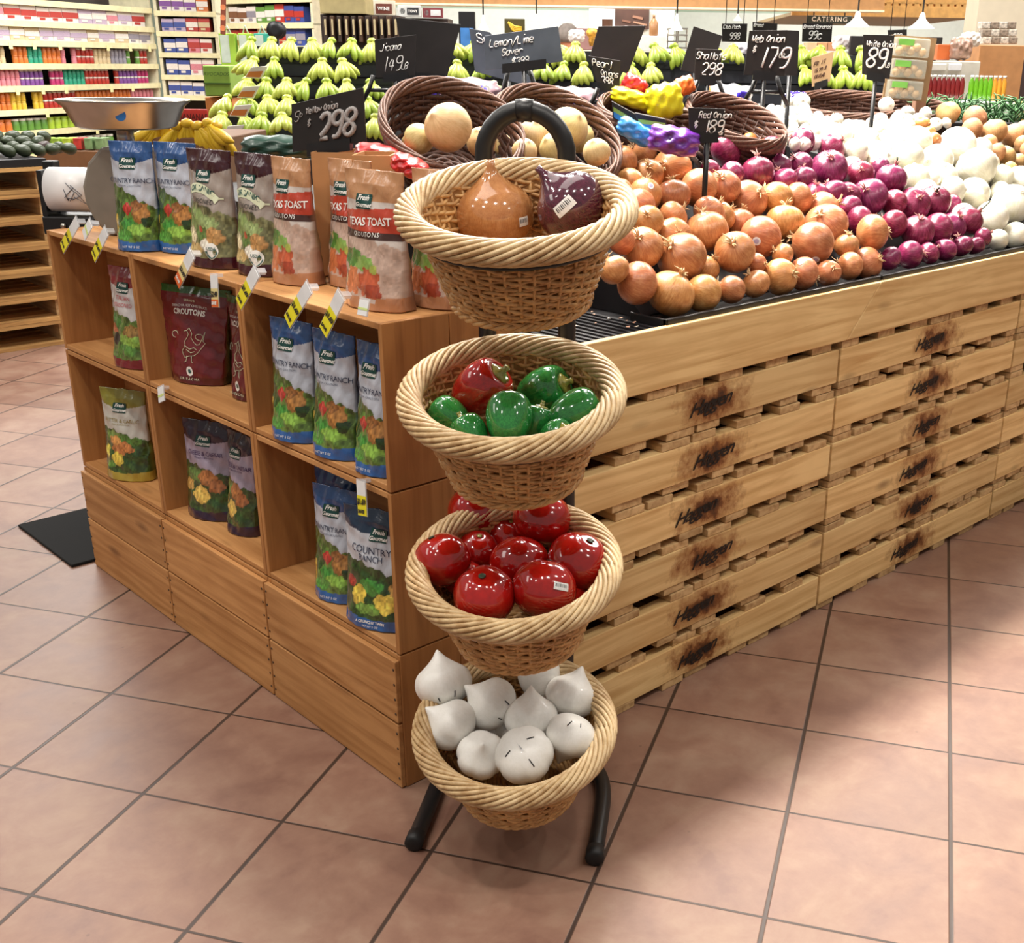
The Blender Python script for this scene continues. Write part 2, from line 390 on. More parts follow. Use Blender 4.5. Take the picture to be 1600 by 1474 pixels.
# worktop of the display with trays
MB().box(.325, -.093, .79, 3.9, 1.9, .912).build('display_deck', M['mat'], smooth=False, label='black display deck resting on the stacked pallets under the onions', cat='display base')
mbx = MB().box(.33, -.10, .9125, .665, 1.1, .918)
for k in range(14): mbx.box(.34 + k * .023, -.095, .918, .344 + k * .023, 1.05, .922)
mbx.build('ribbed_mat', M['mat'], smooth=False, label='black ribbed rubber mat strewn with onion skin, left of the onion tray', cat='mat')
def tray(x0, x1, label):
    mb = MB().box(x0 + .004, -.088, .9125, x1 - .004, .012, .919)
    for (a, b, c, d) in ((x0, -.1, x1, -.088), (x0, -.1, x0 + .006, .012), (x1 - .006, -.1, x1, .012)): mb.box(a, b, .9125, c, d, .937)
    mb.build('produce_tray', M['blackplastic'], smooth=False, bevel=.002, label=label, cat='tray', group=None)
# onion skin scraps on the mat
for i in range(26):
    u, v = random.uniform(900, 1000), random.uniform(478, 512); p = onz(u, v, .924)
    if p.x > .655 or p.x < .35 or p.y < -.09: continue
    s = random.uniform(.003, .009) if i > 3 else .016; a = random.uniform(0, 6)
    vs = [(s * random.uniform(.5, 1.1) * math.cos(a + k * PI / 3), s * .6 * random.uniform(.5, 1.1) * math.sin(a + k * PI / 3), .0012 + .3 * s * abs(math.sin(k * 1.3))) for k in range(6)]
    mb = MB().add(vs + [(0, 0, .001)] + [(x, y, z - .0008) for x, y, z in vs] + [(0, 0, 0.0002)], [(k, (k + 1) % 6, 6) for k in range(6)] + [((k + 1) % 6 + 7, k + 7, 13) for k in range(6)] + [(k, k + 7, (k + 1) % 6 + 7, (k + 1) % 6) for k in range(6)])
    mb.build('onion_skin_scrap', plain('papery_skin', 'd8a98c' if i % 3 else 'f0e2d2', .6), loc=p, label='dry scrap of onion skin lying on the black ribbed mat', cat='onion skin', group='scraps of onion skin on the black mat')

# ================================================================== BASKET STAND
NF = Vector((-.762, -.648, 0)).normalized(); RX = Vector((-NF.y, NF.x, 0)) * 1.0
RX = Vector((.648, -.762, 0)).normalized()
SC = Vector((.043, -.308, 0)); PB = SC - NF * .205
st = empty('basket_stand', PB, label='black tubular stand holding four tiered wicker baskets', cat='stand')
def rel(p): return p - PB
r0 = .0165; hw = .074
pts = [rel(PB - RX * hw + Vector((0, 0, .05)))] + [rel(PB - RX * hw + Vector((0, 0, z))) for z in (.3, .7, 1.1, 1.28)]
for k in range(1, 14):
    a = PI - PI * k / 14; pts.append(rel(PB + RX * hw * math.cos(a) + Vector((0, 0, 1.30 + hw * 1.08 * math.sin(a)))))
pts += [rel(PB + RX * hw + Vector((0, 0, z))) for z in (1.28, 1.1, .7, .3, .05)]
MB().tube(pts, r0, 14).build('arched_frame', M['black'], st)
MB().tube([rel(PB + RX * hw * math.cos(a) + Vector((0, 0, 1.30 + hw * 1.08 * math.sin(a)))) for a in (PI * .56, PI * .5, PI * .44)], r0 + .0025, 14).build('joint_sleeve', M['blackplastic'], st)
for sgn, pp_ in ((-1, [(.130, -.045), (.100, -.012), (.066, -.034), (-.022, -.106), (-.108, -.176)]), (1, [(.228, -.235), (.300, -.215), (.322, -.245), (.272, -.322), (.118, -.454)])):
    a0 = PB + RX * hw * sgn
    P3 = [Vector((a0.x, a0.y, .10)), Vector((a0.x * .6 + pp_[1][0] * .4, a0.y * .6 + pp_[1][1] * .4, .045))] + [Vector((x, y, .0185)) for x, y in pp_[1:]]
    Q = []; E3 = [P3[0] * 2 - P3[1]] + P3 + [P3[-1] * 2 - P3[-2]]
    for i in range(1, len(E3) - 2):
        p0, p1, p2, p3 = E3[i - 1:i + 3]
        for t in (0, .2, .4, .6, .8): Q.append(.5 * (2 * p1 + (p2 - p0) * t + (2 * p0 - 5 * p1 + 4 * p2 - p3) * t * t + (3 * p1 - p0 - 3 * p2 + p3) * t ** 3))
    Q.append(P3[-1]); [setattr(q, 'z', max(q.z, .0185)) for q in Q]
    lg = MB().tube([rel(q) for q in Q], r0, 12).build('leg', M['black'], st)
    e = P3[-1]; d = (P3[-1] - P3[-2]).normalized()
    MB().tube([rel(e - d * .016), rel(e + d * .012), rel(e + d * .015)], [r0 + .002, r0 + .002, r0 * .7], 12).build('end_cap', M['rubber'], lg)
# ------------------------------------------------------------------ baskets
TILT = math.radians(15)
NB = (Vector((0, 0, 1)) * math.cos(TILT) + NF * math.sin(TILT)).normalized(); YB = NB.cross(RX).normalized()
RB = Matrix((RX, YB, NB)).transposed()            # columns: right, back, up
R0, RM = .174, .0225
def rim_mesh():
    mb = MB(); N = 12; turns = 4; S = 144
    for k in range(N):
        pts = []
        for i in range(S):
            th = 2 * PI * i / S; ph = 2 * PI * k / N + turns * th
            r = R0 + .0180 * math.cos(ph); z = .0175 * math.sin(ph); pts.append((r * math.cos(th), r * math.sin(th), z))
        mb.tube(pts, .0045, 7, closed=True)
    return mb.mesh('rim', M['rim'])
M['leak_shell'] = wick('leak_blocking_layer', 'a87a42', '6c4420')  # brown for the added shell that stops light leaks in the basket wall
def weave_mesh():
    mb = MB(); ns = 40; H = .150; rows = 21
    R = lambda z: .112 + (.160 - .112) * ((z + H) / H) ** .75 if z > -H else .112
    for j in range(rows):
        z = -.006 - (H - .010) * j / (rows - 1); pts = []
        for i in range(ns * 4):
            th = 2 * PI * i / (ns * 4); w_ = math.sin(th * ns / 2 + (j % 2) * PI + (j // 2 % 2) * PI / 2)
            pts.append(((R(z) + .0034 * w_) * math.cos(th), (R(z) + .0034 * w_) * math.sin(th), z + .0022 * math.cos(th * ns / 2 + j * PI)))
        mb.tube(pts, .0036, 5, closed=True)
    for s in range(ns):
        th = 2 * PI * s / ns; mb.tube([(R(z) * math.cos(th), R(z) * math.sin(th), z) for z in (-.002, -.04, -.08, -.12, -H)], .0032, 5)
    mb.cur = 1; mb.lathe([(R(z) - .0012, z) for z in (-H, -.12, -.09, -.06, -.03, -.002)], 60, cap=False)  # added shell within the weave, keeps light from leaking through its gaps
    return mb.mesh('woven_wall', [M['weave'], M['leak_shell']])
def foot_mesh():
    mb = MB(); S = 100
    for k in range(4):
        pts = []
        for i in range(S):
            th = 2 * PI * i / S; ph = 2 * PI * k / 4 + 10 * th; r = .113 + .0055 * math.cos(ph); pts.append((r * math.cos(th), r * math.sin(th), -.153 + .0045 * math.sin(ph)))
        mb.tube(pts, .0042, 5, closed=True)
    for j in range(13):
        r = .008 + .0083 * j; mb.tube([(r * math.cos(a) , r * math.sin(a), -.150 + .002 * math.sin(a * 10 + j * PI)) for a in np.linspace(0, 2 * PI, 41)[:-1]], .0044, 5, closed=True)
    return mb.mesh('woven_base', M['weave'])
rim_m, weave_m, foot_m = rim_mesh(), weave_mesh(), foot_mesh()
BASK = [(1.238, 809, 322, 'topmost wicker basket on the black stand, holding two big glossy onions'), (.930, 803, 614, 'second wicker basket from the top, holding glossy peppers'),
        (.610, 803, 878, 'third wicker basket from the top, full of glossy red tomatoes'), (.275, 803, 1130, 'lowest wicker basket on the black stand, full of white garlic')]
BC = []
for z, u, v, lab in BASK:
    c = Vector((SC.x, SC.y, z)) + RX * (.016 if z > 1.1 else .004 if z > .5 else 0); BC.append(c)
    b = empty('wicker_basket', c, label=lab, cat='basket', group=None); b.rotation_euler = RB.to_euler()
    inst('rim', rim_m, parent=b); inst('woven_wall', weave_m, parent=b); inst('woven_base', foot_m, parent=b)
    # holder ring of the stand, under the rim
    mb = MB(); cr = [c + RB @ Vector((.1655 * math.cos(a), .1655 * math.sin(a), -.0285)) - PB for a in np.linspace(0, 2 * PI, 65)[:-1]]
    mb.tube(cr, .0042, 8, closed=True)
    for s in (-1, 1):
        a = c + RB @ Vector((s * .075, .147, -.0285)); mb.tube([a - PB, PB + RX * hw * s + Vector((0, 0, a.z - .01)) - PB], .005, 8)
    mb.build('holder_ring', M['black'], st)
# ------------------------------------------------------------------ glossy display vegetables
def glossy(name, c1, c2, rough=.12, streak=True, coat=1.0, axis_scale=(14, 14, 1.2)):
    t = NT(name); co = t.co(scale=axis_scale); n = t.noise(co, 2.2, 3, .6); n2 = t.noise(t.co(), 8, 3)
    t.base(t.ramp(t.math('ADD', t.math('MULTIPLY', n, .6), t.math('MULTIPLY', n2, .4)), [(.32, srgb(c2)), (.62, srgb(c1))]))
    return t.set(Roughness=rough, Coat_Weight=coat, Coat_Roughness=.05)
M['gl_onion'] = glossy('varnished_tan_onion', 'bd8452', '9a5f34', axis_scale=(40, 40, 1.2))
M['gl_purple'] = glossy('varnished_purple_onion', '5a2438', '330f20')
M['gl_red'] = glossy('varnished_red_tomato', 'ab130d', '940e0a', axis_scale=(1, 1, 1))
M['gl_redp'] = glossy('varnished_red_pepper', 'b01410', '820c0c')
M['gl_green'] = glossy('varnished_green_pepper', '2f8b3d', '12582a')
M['olive'] = glossy('varnished_olive_stem', 'a2994a', '6e6a26', .2)
M['stemdk'] = plain('dark_green_stem', '26361c', .5)
M['garlic'] = glossy('matte_white_garlic', 'f6f5f1', 'ecebe5', .42, coat=.15)
M['sticker'] = plain('white_barcode_sticker', 'e4e4e4', .4)
M['ink'] = plain('black_ink', '1c1c1e', .6)
def sphere_prof(n, fn): return [fn(PI * (i + .5) / n if 0 < i < n else (PI * i / n if i else .001)) for i in range(n + 1)]
def blob(n, R_, Zf, seg=28, mod=None):
    mb = MB(); mb.lathe([(R_(a), Zf(a)) for a in [PI * min(max(i / n, .004), .996) for i in range(n + 1)]][::-1], seg, mod=mod); return mb
def big_onion_mesh(mt):
    def R_(a): s = math.sin(a) ** .92; return max(.004, s * 1.0 if a > .5 else max(math.sin(a) ** 1.25 * .93, .10))
    mb = MB(); prof = []
    for i in range(25):
        a = PI * i / 24; r = math.sin(a) ** .95; z = .86 * math.cos(a)
        if a < .5: r = max(.10, r * (a / .5) ** .6); z = .86 * math.cos(.5) + (.5 - a) / .5 * .62
        prof.append((max(r, .003), z))
    mb.lathe(prof[::-1], 36, mod=lambda a, z: 1 + .006 * math.sin(a * 18)); return mb.mesh('bulb', mt)
def tomato_mesh(): return blob(22, lambda a: math.sin(a) * (1.0), lambda a:   .92 * math.cos(a) - (.08 * math.exp(-(a / .22) ** 2)) + .05 * math.exp(-((PI - a) / .4) ** 2), 36, lambda a, z: 1 + .022 * math.sin(a * 5) * (1 if z > 0 else .5)).mesh('tomato', M['gl_red'])
def pepper_mesh(mt): return blob(24, lambda a: math.sin(a) ** .72 * (.90 - .12 * math.cos(a) * -1), lambda a: 1.05 * math.cos(a) - .24 * math.exp(-(a / .38) ** 2), 40, lambda a, z: 1 + .04 * abs(math.sin(a * 2)) ** .8 - .02).mesh('pepper', mt)
def garlic_mesh():
    mb = MB(); prof = []
    for i in range(25):
        a = PI * i / 24; r = math.sin(a) ** .9; z = .80 * math.cos(a)
        if a < .95: t = a / .95; r = .085 + (math.sin(.95) ** .9 - .085) * t ** 1.5; z = .80 * math.cos(.95) + (1 - t) * .72
        prof.append((max(r, .003), z))
    prof[0] = (.03, prof[0][1] + .02)
    mb.lathe(prof[::-1], 42, mod=lambda a, z: 1 + (.075 * abs(math.sin(a * 3)) ** .55 - .05) * max(0, 1 - abs(z) * .8)); return mb.mesh('garlic', M['garlic'])
MESH = dict(tomato=tomato_mesh(), redp=pepper_mesh(M['gl_redp']), greenp=pepper_mesh(M['gl_green']), garlic=garlic_mesh(), tan=big_onion_mesh(M['gl_onion']), purple=big_onion_mesh(M['gl_purple']))
def view_rot(p, roll, tilt_to):   # z axis of the object points partly to where one stands: tilt 0 = straight up in the picture
    fw_ = (Vector(CW) - Vector(p)).normalized(); up = Vector((0, 0, 1)); rt = fw_.cross(up).normalized() * -1; up2 = rt.cross(fw_) * -1
    if up2.z < 0: up2 = -up2
    ax = (up2 * math.cos(roll) + rt * math.sin(roll)) * math.cos(tilt_to) + fw_ * math.sin(tilt_to)
    return ax.to_track_quat('Z', 'Y').to_euler(), ax
def put(kind, u, v, rpx, bi, k, roll, tilt, name, label, cat, group=None, sx=1, hz_=1):
    """vegetable at picture place (u,v), radius rpx, k metres above the basket's rim plane"""
    p = onpl(u, v, BC[bi] + NB * k, NB); R_ = rpx * (1.1 if kind == 'garlic' else 1.10 if kind == 'tomato' else 1.04) * depth(p) / FPX; e, ax = view_rot(p, roll, tilt)
    return inst(name, MESH[kind], p, e, (R_ * sx, R_, R_ * hz_), label=label, cat=cat, group=group), p, R_, ax
def sticker(o, wd, ht, th, ph, R_=1.0, mt='sticker', ink=True, zf=.86, name='barcode_sticker'):
    """curved label on the unit body, centred at azimuth th, polar ph"""
    mb = MB(); n = 6; vs = []
    for i in range(n + 1):
        for j in range(n + 1):
            a = th + wd * (i / n - .5); q = ph + ht * (j / n - .5); s = math.sin(q)
            vs.append((R_ * 1.022 * s * math.cos(a), R_ * 1.022 * s * math.sin(a), zf * R_ * 1.03 * math.cos(q)))
    mb.add(vs, [(i * (n + 1) + j, (i + 1) * (n + 1) + j, (i + 1) * (n + 1) + j + 1, i * (n + 1) + j + 1) for i in range(n) for j in range(n)])
    s = mb.build(name, M[mt], o, label='white sticker')
    if ink:
        mb = MB()
        for b in range(9):
            a0 = th + wd * (-.4 + .09 * b); a1 = a0 + wd * (.03 if b % 3 else .05); vs = []
            for a in (a0, a1):
                for q in (ph - ht * .32, ph, ph + ht * .12): vs.append((R_ * 1.026 * math.sin(q) * math.cos(a), R_ * 1.026 * math.sin(q) * math.sin(a), zf * R_ * 1.034 * math.cos(q)))
            mb.add(vs, [(0, 1, 4, 3), (1, 2, 5, 4)])
        mb.build('barcode', M['ink'], s, smooth=False)
    return s
def face_az(o, p):            # azimuth/polar of the direction to the viewer in the object's own axes
    d = (Vector(CW) - Vector(p)).normalized(); l = o.rotation_euler.to_matrix().transposed() @ d
    return math.atan2(l.y, l.x), math.acos(max(-1, min(1, l.z)))
o, p, R_, ax = put('tan', 772, 336, 62, 0, -.062, -.05, .25, 'onion', 'big varnished tan onion standing in the topmost basket', 'onion', hz_=.95)
a, q = face_az(o, p); sticker(o, .28, .26, a + .75, q + .25)
o, p, R_, ax = put('purple', 893, 322, 55, 0, -.030, -.75, .1, 'onion', 'big varnished purple onion leaning in the topmost basket', 'onion')
a, q = face_az(o, p); sticker(o, .62, .36, a - .15, q - .15)
# peppers
for (kd, u, v, r, k, ro, ti, lab, sx) in [
    ('greenp', 702, 652, 31, -.045, -.9, -.3, 'green pepper at the left wall of the pepper basket', 1),
    ('greenp', 735, 678, 29, -.040, -.5, -.2, 'small green pepper at the front, left of the upright one', 1),
    ('greenp', 850, 612, 40, -.050, 1.2, .5, 'green pepper at the back with its shiny stem end turned up', 1),
    ('greenp', 900, 648, 40, -.035, 1.1, -.1, 'long green pepper leaning on the right wall of the basket', 1),
    ('greenp', 838, 662, 28, -.050, .3, .1, 'half hidden green pepper right of the upright one', 1),
    ('greenp', 868, 683, 27, -.040, .9, .7, 'small green pepper at the front right with an olive stem end', 1),
    ('redp', 752, 608, 44, -.020, .9, .45, 'red pepper with an olive stem, the only red one in its basket', 1),
    ('greenp', 795, 655, 39, -.018, .05, -.55, 'large upright green pepper in front of the red one', 1)]:
    o, p, R_, ax = put(kd, u, v, r, 1, k, ro, ti, 'bell_pepper', lab, 'pepper', sx=sx, hz_=1.05)
    mb = MB().lathe([(.02, .80), (.34, .83), (.40, .88), (.30, .95), (.13, .97), (.10, 1.15), (.12, 1.22), (.01, 1.23)], 20, mod=lambda a, z: 1 + .1 * math.sin(a * 5))
    mb.build('stem', M['olive'], o)
o, p, R_, ax = None, None, None, None
# tomatoes
for n_, (u, v, r, k, ro, ti, lab, stk) in enumerate([
    (743, 797, 40, -.010, -.3, .0, 'rear left tomato, half under the pepper basket', 0), (848, 812, 43, .000, .3, -.2, 'rear right tomato, half under the pepper basket', 0),
    (745, 862, 33, -.050, .2, .7, 'dark tomato in the shade behind the left front one, with a pale stem scar', 0), (795, 836, 32, -.050, .2, .8, 'deep tomato in the middle behind the central one', 0),
    (812, 882, 43, -.030, .0, -.3, 'central tomato between the four front ones', 0), (691, 876, 42, -.005, -.4, .2, 'leftmost tomato, touching the basket rim, with a sticker on top', 1),
    (904, 878, 45, -.010, .5, .55, 'right tomato with its stem scar turned up', 0), (757, 931, 45, -.008, -.1, .8, 'front left tomato with its dark stem scar facing out', 0),
    (851, 921, 47, -.004, .2, .0, 'front right tomato with a white barcode tag', 2), (725, 905, 30, -.060, 0, 0, 'tomato wedged low between the leftmost and the front left ones', 0), (885, 930, 32, -.055, 0, 0, 'tomato wedged low behind the front right one', 0)]):
    o, p, R_, ax = put('tomato', u, v, r, 2, k, ro, ti, 'tomato', lab, 'tomato')
    MB().lathe([(.005, .82), (.10, .86), (.12, .895), (.06, .90), (.005, .89)], 10, mod=lambda a, z: 1 + .3 * math.sin(a * 5)).build('stem_scar', M['olive'] if n_ in (2, 3) else M['stemdk'], o)
    if stk:
        a, q = face_az(o, p); sticker(o, .34 if stk == 1 else .5, .26, a + (.1 if stk == 1 else .5), q - (.75 if stk == 1 else .2))
# garlic
for n_, (u, v, r, k, ro, ti, lab, sl) in enumerate([
    (745, 1068, 26, -.045, .3, 0, 'garlic bulb half hidden at the back, between the top left and upright ones', 0), (843, 1052, 38, -.005, 1.4, -.3, 'garlic bulb at the back, half under the tomato basket', 0),
    (755, 1145, 26, -.055, 0, 0, 'garlic bulb low in the basket behind the barcoded one', 0), (795, 1140, 24, -.05, 0, 0, 'garlic bulb low in the middle of the basket', 0),
    (693, 1068, 40, .018, -.15, .1, 'garlic bulb at the top left lying over the basket rim, tip up', 1), (893, 1088, 37, .0, .35, .1, 'garlic bulb at the right rear with its tip up', 0),
    (768, 1100, 39, .006, -.95, .2, 'garlic bulb tipped left, in the middle of the upper row', 1), (830, 1122, 39, .0, .0, .3, 'central garlic bulb with its tip up', 0),
    (707, 1133, 38, .0, -.95, .1, 'leftmost garlic bulb with its tip to the left', 0), (752, 1180, 35, -.012, .2, 1.2, 'shaded garlic bulb at the front left with a pink printed tag', 2),
    (892, 1150, 37, .0, -2.7, -.3, 'garlic bulb at the right rim marked with thin black dashes', 1), (819, 1180, 42, .004, 2.6, -1.0, 'front garlic bulb showing its base with black dashes', 3)]):
    o, p, R_, ax = put('garlic', u, v, r, 3, k, ro, ti, 'garlic_bulb', lab, 'garlic')
    MB().lathe([(.06, .95), (.07, 1.14), (.045, 1.20), (.01, 1.21)], 10).build('tip', M['garlic'], o)
    if sl:
        a, q = face_az(o, p); mb = MB()
        for (da, dq, l_) in {1: [(.35, .55, .3), (-.3, .7, .2)], 2: [(.5, .3, .1)], 3: [(-.05, -.28, .34), (.75, .12, .26), (-.8, .1, .26)]}[sl]:
            A, Q = a + da / max(.35, math.sin(q)), min(PI - .1, max(.9, q + dq)); s1 = 1.03
            mb.tube([Vector((s1 * math.sin(Q + t) * math.cos(A), s1 * math.sin(Q + t) * math.sin(A), .82 * math.cos(Q + t))) for t in (-l_ / 2, 0, l_ / 2)], .022, 5)
        mb.build('clove_slits', M['ink'], o, label='thin black dashes')
        if sl == 3: sticker(o, .25, .4, a - .1, q + .42, zf=.82)
# ================================================================== CROUTON BAGS
def hexc(s):
    c = np.array(srgb(s)[:3]); g = c.mean(); return (g + (c - g) * .90) * .92
FOOD = {
 'ranch': dict(body='bcc2d0', head='1d4f8c', foot='1f5fa8', bg='4f6a26', blobs=[('5c7d2c', .5, .26, .5, .22), ('31501c', .2, .36, .16, .10), ('a8722e', .74, .36, .17, .10), ('8a5724', .66, .42, .12, .05), ('b22a1c', .44, .39, .11, .055), ('3c8a2e', .45, .24, .16, .07), ('7fae3a', .66, .2, .26, .05), ('4f9436', .35, .15, .2, .05), ('c4a02c', .1, .24, .06, .10), ('24401a', .86, .27, .1, .05)]),
 'ranch2': dict(body='c6ccd8', head='16324f', foot='1d5ca4', bg='2f4f1e', blobs=[('3c8a2e', .5, .36, .2, .07), ('d6b82e', .3, .27, .12, .09), ('dfc23a', .72, .24, .16, .09), ('a02a1c', .14, .37, .09, .05), ('6fa23a', .45, .17, .2, .05), ('b98a34', .86, .36, .1, .06)]),
 'organic': dict(body='a79a90', head='3c0f1d', foot='43101c', bg='7b7a4e', blobs=[('7c9150', .3, .42, .25, .09), ('8da060', .6, .38, .2, .07), ('b98a4c', .72, .28, .2, .07), ('d9c9a0', .2, .24, .15, .10), ('5e7a38', .48, .3, .14, .06), ('b3482a', .46, .33, .05, .03), ('c4a86a', .3, .16, .25, .05), ('e4dccb', .55, .2, .1, .05)]),
 'texas': dict(body='cfc4bd', head='c18a5c', foot='bb7f55', bg='c3a594', blobs=[('4f8030', .3, .36, .24, .07), ('7fa84a', .52, .33, .2, .06), ('3d6a26', .12, .38, .1, .05), ('b8512a', .6, .2, .18, .11), ('c9713c', .3, .2, .15, .10), ('9e3d22', .66, .13, .14, .06), ('a8b84c', .68, .3, .06, .035), ('e2d2a0', .12, .2, .05, .04)]),
 'butter': dict(body='c9c7bd', head='8a8420', foot='b59b24', bg='39561f', blobs=[('6f8a3c', .3, .48, .2, .07), ('4e7a2c', .7, .46, .25, .07), ('b9702c', .52, .36, .24, .08), ('c98a3e', .35, .44, .15, .05), ('d6b82e', .4, .24, .14, .075), ('e0cc3c', .12, .30, .08, .08), ('2c4a1a', .75, .26, .2, .07), ('56862c', .2, .17, .15, .04)]),
 'cheese': dict(body='a99bb2', head='2c1232', foot='2f1636', bg='3a5224', blobs=[('5c7a34', .25, .45, .25, .07), ('a8682e', .58, .44, .2, .08), ('9c5c28', .75, .36, .15, .07), ('d9b448', .45, .26, .19, .09), ('b98c3a', .15, .34, .12, .06), ('2e5020', .8, .22, .15, .07)]),
 'italian': dict(body='c9c4c4', head='8a1626', foot='7c1420', bg='5d7a30', blobs=[('3c6a26', .3, .48, .16, .09), ('b25a2a', .22, .38, .14, .05), ('2c1a14', .3, .28, .12, .06), ('7fa83a', .7, .3, .3, .08), ('8c6a2e', .72, .38, .2, .06), ('4f8030', .6, .18, .25, .06)]),
 'red': dict(body='741420', head='2f6a2a', foot='6a101c', bg='741420', blobs=[]),
}
def bag_art(key, U, V):
    d = FOOD[key]; C = np.empty(U.shape + (3,)); C[:] = hexc(d['body'])
    wig = lambda a, b, c: .012 * np.sin(U * a + c) + .008 * np.sin(U * b)
    if key != 'red':
        top = .50 + .06 * np.sin(U * 3 + 1) + wig(23, 41, .5) + (.05 - .1 * U if key == 'ranch' else 0); fm = V < top; C[fm] = hexc(d['bg'])
        r = np.random.default_rng(len(key)); nz = np.zeros(U.shape)
        for _ in range(10): a, b, c, e = r.uniform(8, 60, 4); nz += np.sin(U * a + c) * np.sin(V * b + e) / 10
        C[fm] *= (1 + (.25 if key == 'texas' else 1.1) * nz[fm])[:, None]
        for col_, cx, cy, rx, ry in d['blobs']:
            q = ((U - cx) / rx) ** 2 + ((V - cy) / ry) ** 2 + .35 * np.sin(U * 37 + cx * 9) * np.sin(V * 61 + cy * 7)
            mk = (q < 1) & fm; sh = 1.0 + .35 * (1 - np.clip(q[mk], 0, 1)) + .5 * nz[mk]; C[mk] = hexc(col_) * sh[:, None]
        rb_ = np.random.default_rng(5); gn = rb_.random((40, 34)); iy = (V * 39).astype(int); ix_ = (U * 33).astype(int); C[fm] *= ((.85 + .3 * gn[iy, ix_][fm]) if key == 'texas' else (.62 + .76 * gn[iy, ix_][fm]))[:, None]
        C[V < .095 + .012 * np.cos(U * 6)] = hexc(d['foot'])
    else:
        C[V < .08] = hexc('5c0c16')
    hb = .93 if key == 'red' else (.80 if key not in ('texas', 'cheese') else .78)
    curve = hb + (.03 * np.cos(U * PI) * 0 + (.05 * (2 * U - 1) ** 2 if key not in ('red', 'texas') else 0))
    C[V > curve] = hexc(d['head'])
    if key == 'texas':
        C[(V < .70 + .05 * U) & (V > .555)] = hexc('c23a1c'); C[(V <= .565) & (V > .515)] = hexc('43231c')
    if key == 'organic':
        C[(V > .60) & (V < .60 + .02) & (U > .1)] *= .9
    return np.clip(C, 0, 1)
MATBAG = NT('printed_pouch_film'); _a = MATBAG.n('VertexColor', layer_name='print'); MATBAG.base(_a.outputs[0])
_n = MATBAG.noise(MATBAG.co(scale=(1, 1, .6)), 38, 3, .55, .4); MATBAG.bump(_n, .8, .005); MATBAG.set(Roughness=.24, Coat_Weight=.6, Coat_Roughness=.1); MATBAG = MATBAG.m
BAGH = .256
def bag_front(u, v, w_, h, D):     # u,v in 0..1 -> local point on the front film
    t = max(0.0, 1 - v); full = (1 - abs(2 * u - 1) ** 2.6)
    bulge = D * (.16 + .42 * math.sin(min(1, t * 1.05) * PI * .5)) * full * (1 if v < .9 else max(0, (1 - v) / .1)) + D * .38 * (t ** 1.6)
    nar = 1 - .05 * math.sin(v * PI) + (.02 if v > .9 else 0)
    return Vector(((u - .5) * w_ * nar, -bulge - .0012, v * h + .004 * math.cos((u - .5) * PI) * (v < .02) * 0))
def crease(u, v): return .0026 * math.sin(u * 9 + v * 21 + 1.1) * math.sin(v * 13 + .4) + .0009 * math.sin(u * 31 - v * 17 + 2.2) + (.0016 * math.sin(u * 22 + 3.1) * max(0, v - .7) / .3)
def bag_mesh(key, w_=.14, h=BAGH, D=.05, top=1.0):
    nu, nv = 72, 130; mb = MB(); vs = []
    uu = np.linspace(0, 1, nu + 1); vv = np.linspace(0, 1, nv + 1)
    for v in vv:
        for u in uu:
            p = bag_front(u, v, w_ * (1 if key != 'red' else .72 + .36 * v), h, D); p.y += crease(u, v) * (0 < u < 1); vs.append(p)
    for v in vv:
        for u in uu:
            p = bag_front(u, v, w_ * (1 if key != 'red' else .72 + .36 * v), h, D); p.y = -p.y * .9 + crease(u, v) * (0 < u < 1); vs.append(p)
    N = (nu + 1) * (nv + 1); ix = lambda i, j, b: b * N + j * (nu + 1) + i
    fs = [(ix(i, j, 0), ix(i + 1, j, 0), ix(i + 1, j + 1, 0), ix(i, j + 1, 0)) for j in range(nv) for i in range(nu)]
    fs += [(ix(i, j, 1), ix(i, j + 1, 1), ix(i + 1, j + 1, 1), ix(i + 1, j, 1)) for j in range(nv) for i in range(nu)]
    for j in range(nv):
        fs += [(ix(0, j, 0), ix(0, j + 1, 0), ix(0, j + 1, 1), ix(0, j, 1)), (ix(nu, j, 0), ix(nu, j, 1), ix(nu, j + 1, 1), ix(nu, j + 1, 0))]
    for i in range(nu):
        fs += [(ix(i, 0, 0), ix(i, 0, 1), ix(i + 1, 0, 1), ix(i + 1, 0, 0)), (ix(i, nv, 0), ix(i + 1, nv, 0), ix(i + 1, nv, 1), ix(i, nv, 1))]
    mb.add(vs, fs); me = mb.mesh('pouch', MATBAG)
    U, V = np.meshgrid(uu, vv); C = bag_art(key, U, V).reshape(-1, 3)
    side = C.copy(); full = np.vstack([C, np.tile(hexc(FOOD[key]['head'] if key != 'texas' else '8a5a3c') * .8, (N, 1))]); full = np.hstack([full, np.ones((2 * N, 1))])
    at_ = me.color_attributes.new('print', 'FLOAT_COLOR', 'POINT'); at_.data.foreach_set('color', full.astype(np.float32).ravel()); return me
PRINT = {'w': plain('white_print', 'e9e7e2', .35), 'n': plain('navy_print', '26304c', .35), 'g': plain('dark_green_logo', '0f3f3a', .3), 'k': plain('black_print', '1c1a1c', .35), 'y': plain('gold_print', '8f7d3c', .35), 'p': plain('plum_print', '43295c', .35),
         'c': plain('cream_print', 'd9dfc0', .35), 't': plain('teal_print', '2d5a55', .35), 'r': plain('red_print', 'b83a44', .35)}
def on_film(w_, h, D, key, pts2d, lift=.0012):
    out = []
    for x, y in pts2d:
        u = .5 + x / w_; v = y / h; p = bag_front(min(.99, max(.01, u)), min(.999, max(0.001, v)), w_, h, D); p.y += crease(u, v) - lift - .0008; p.x = x * (1 - .05 * math.sin(v * PI)); out.append(p)
    return out
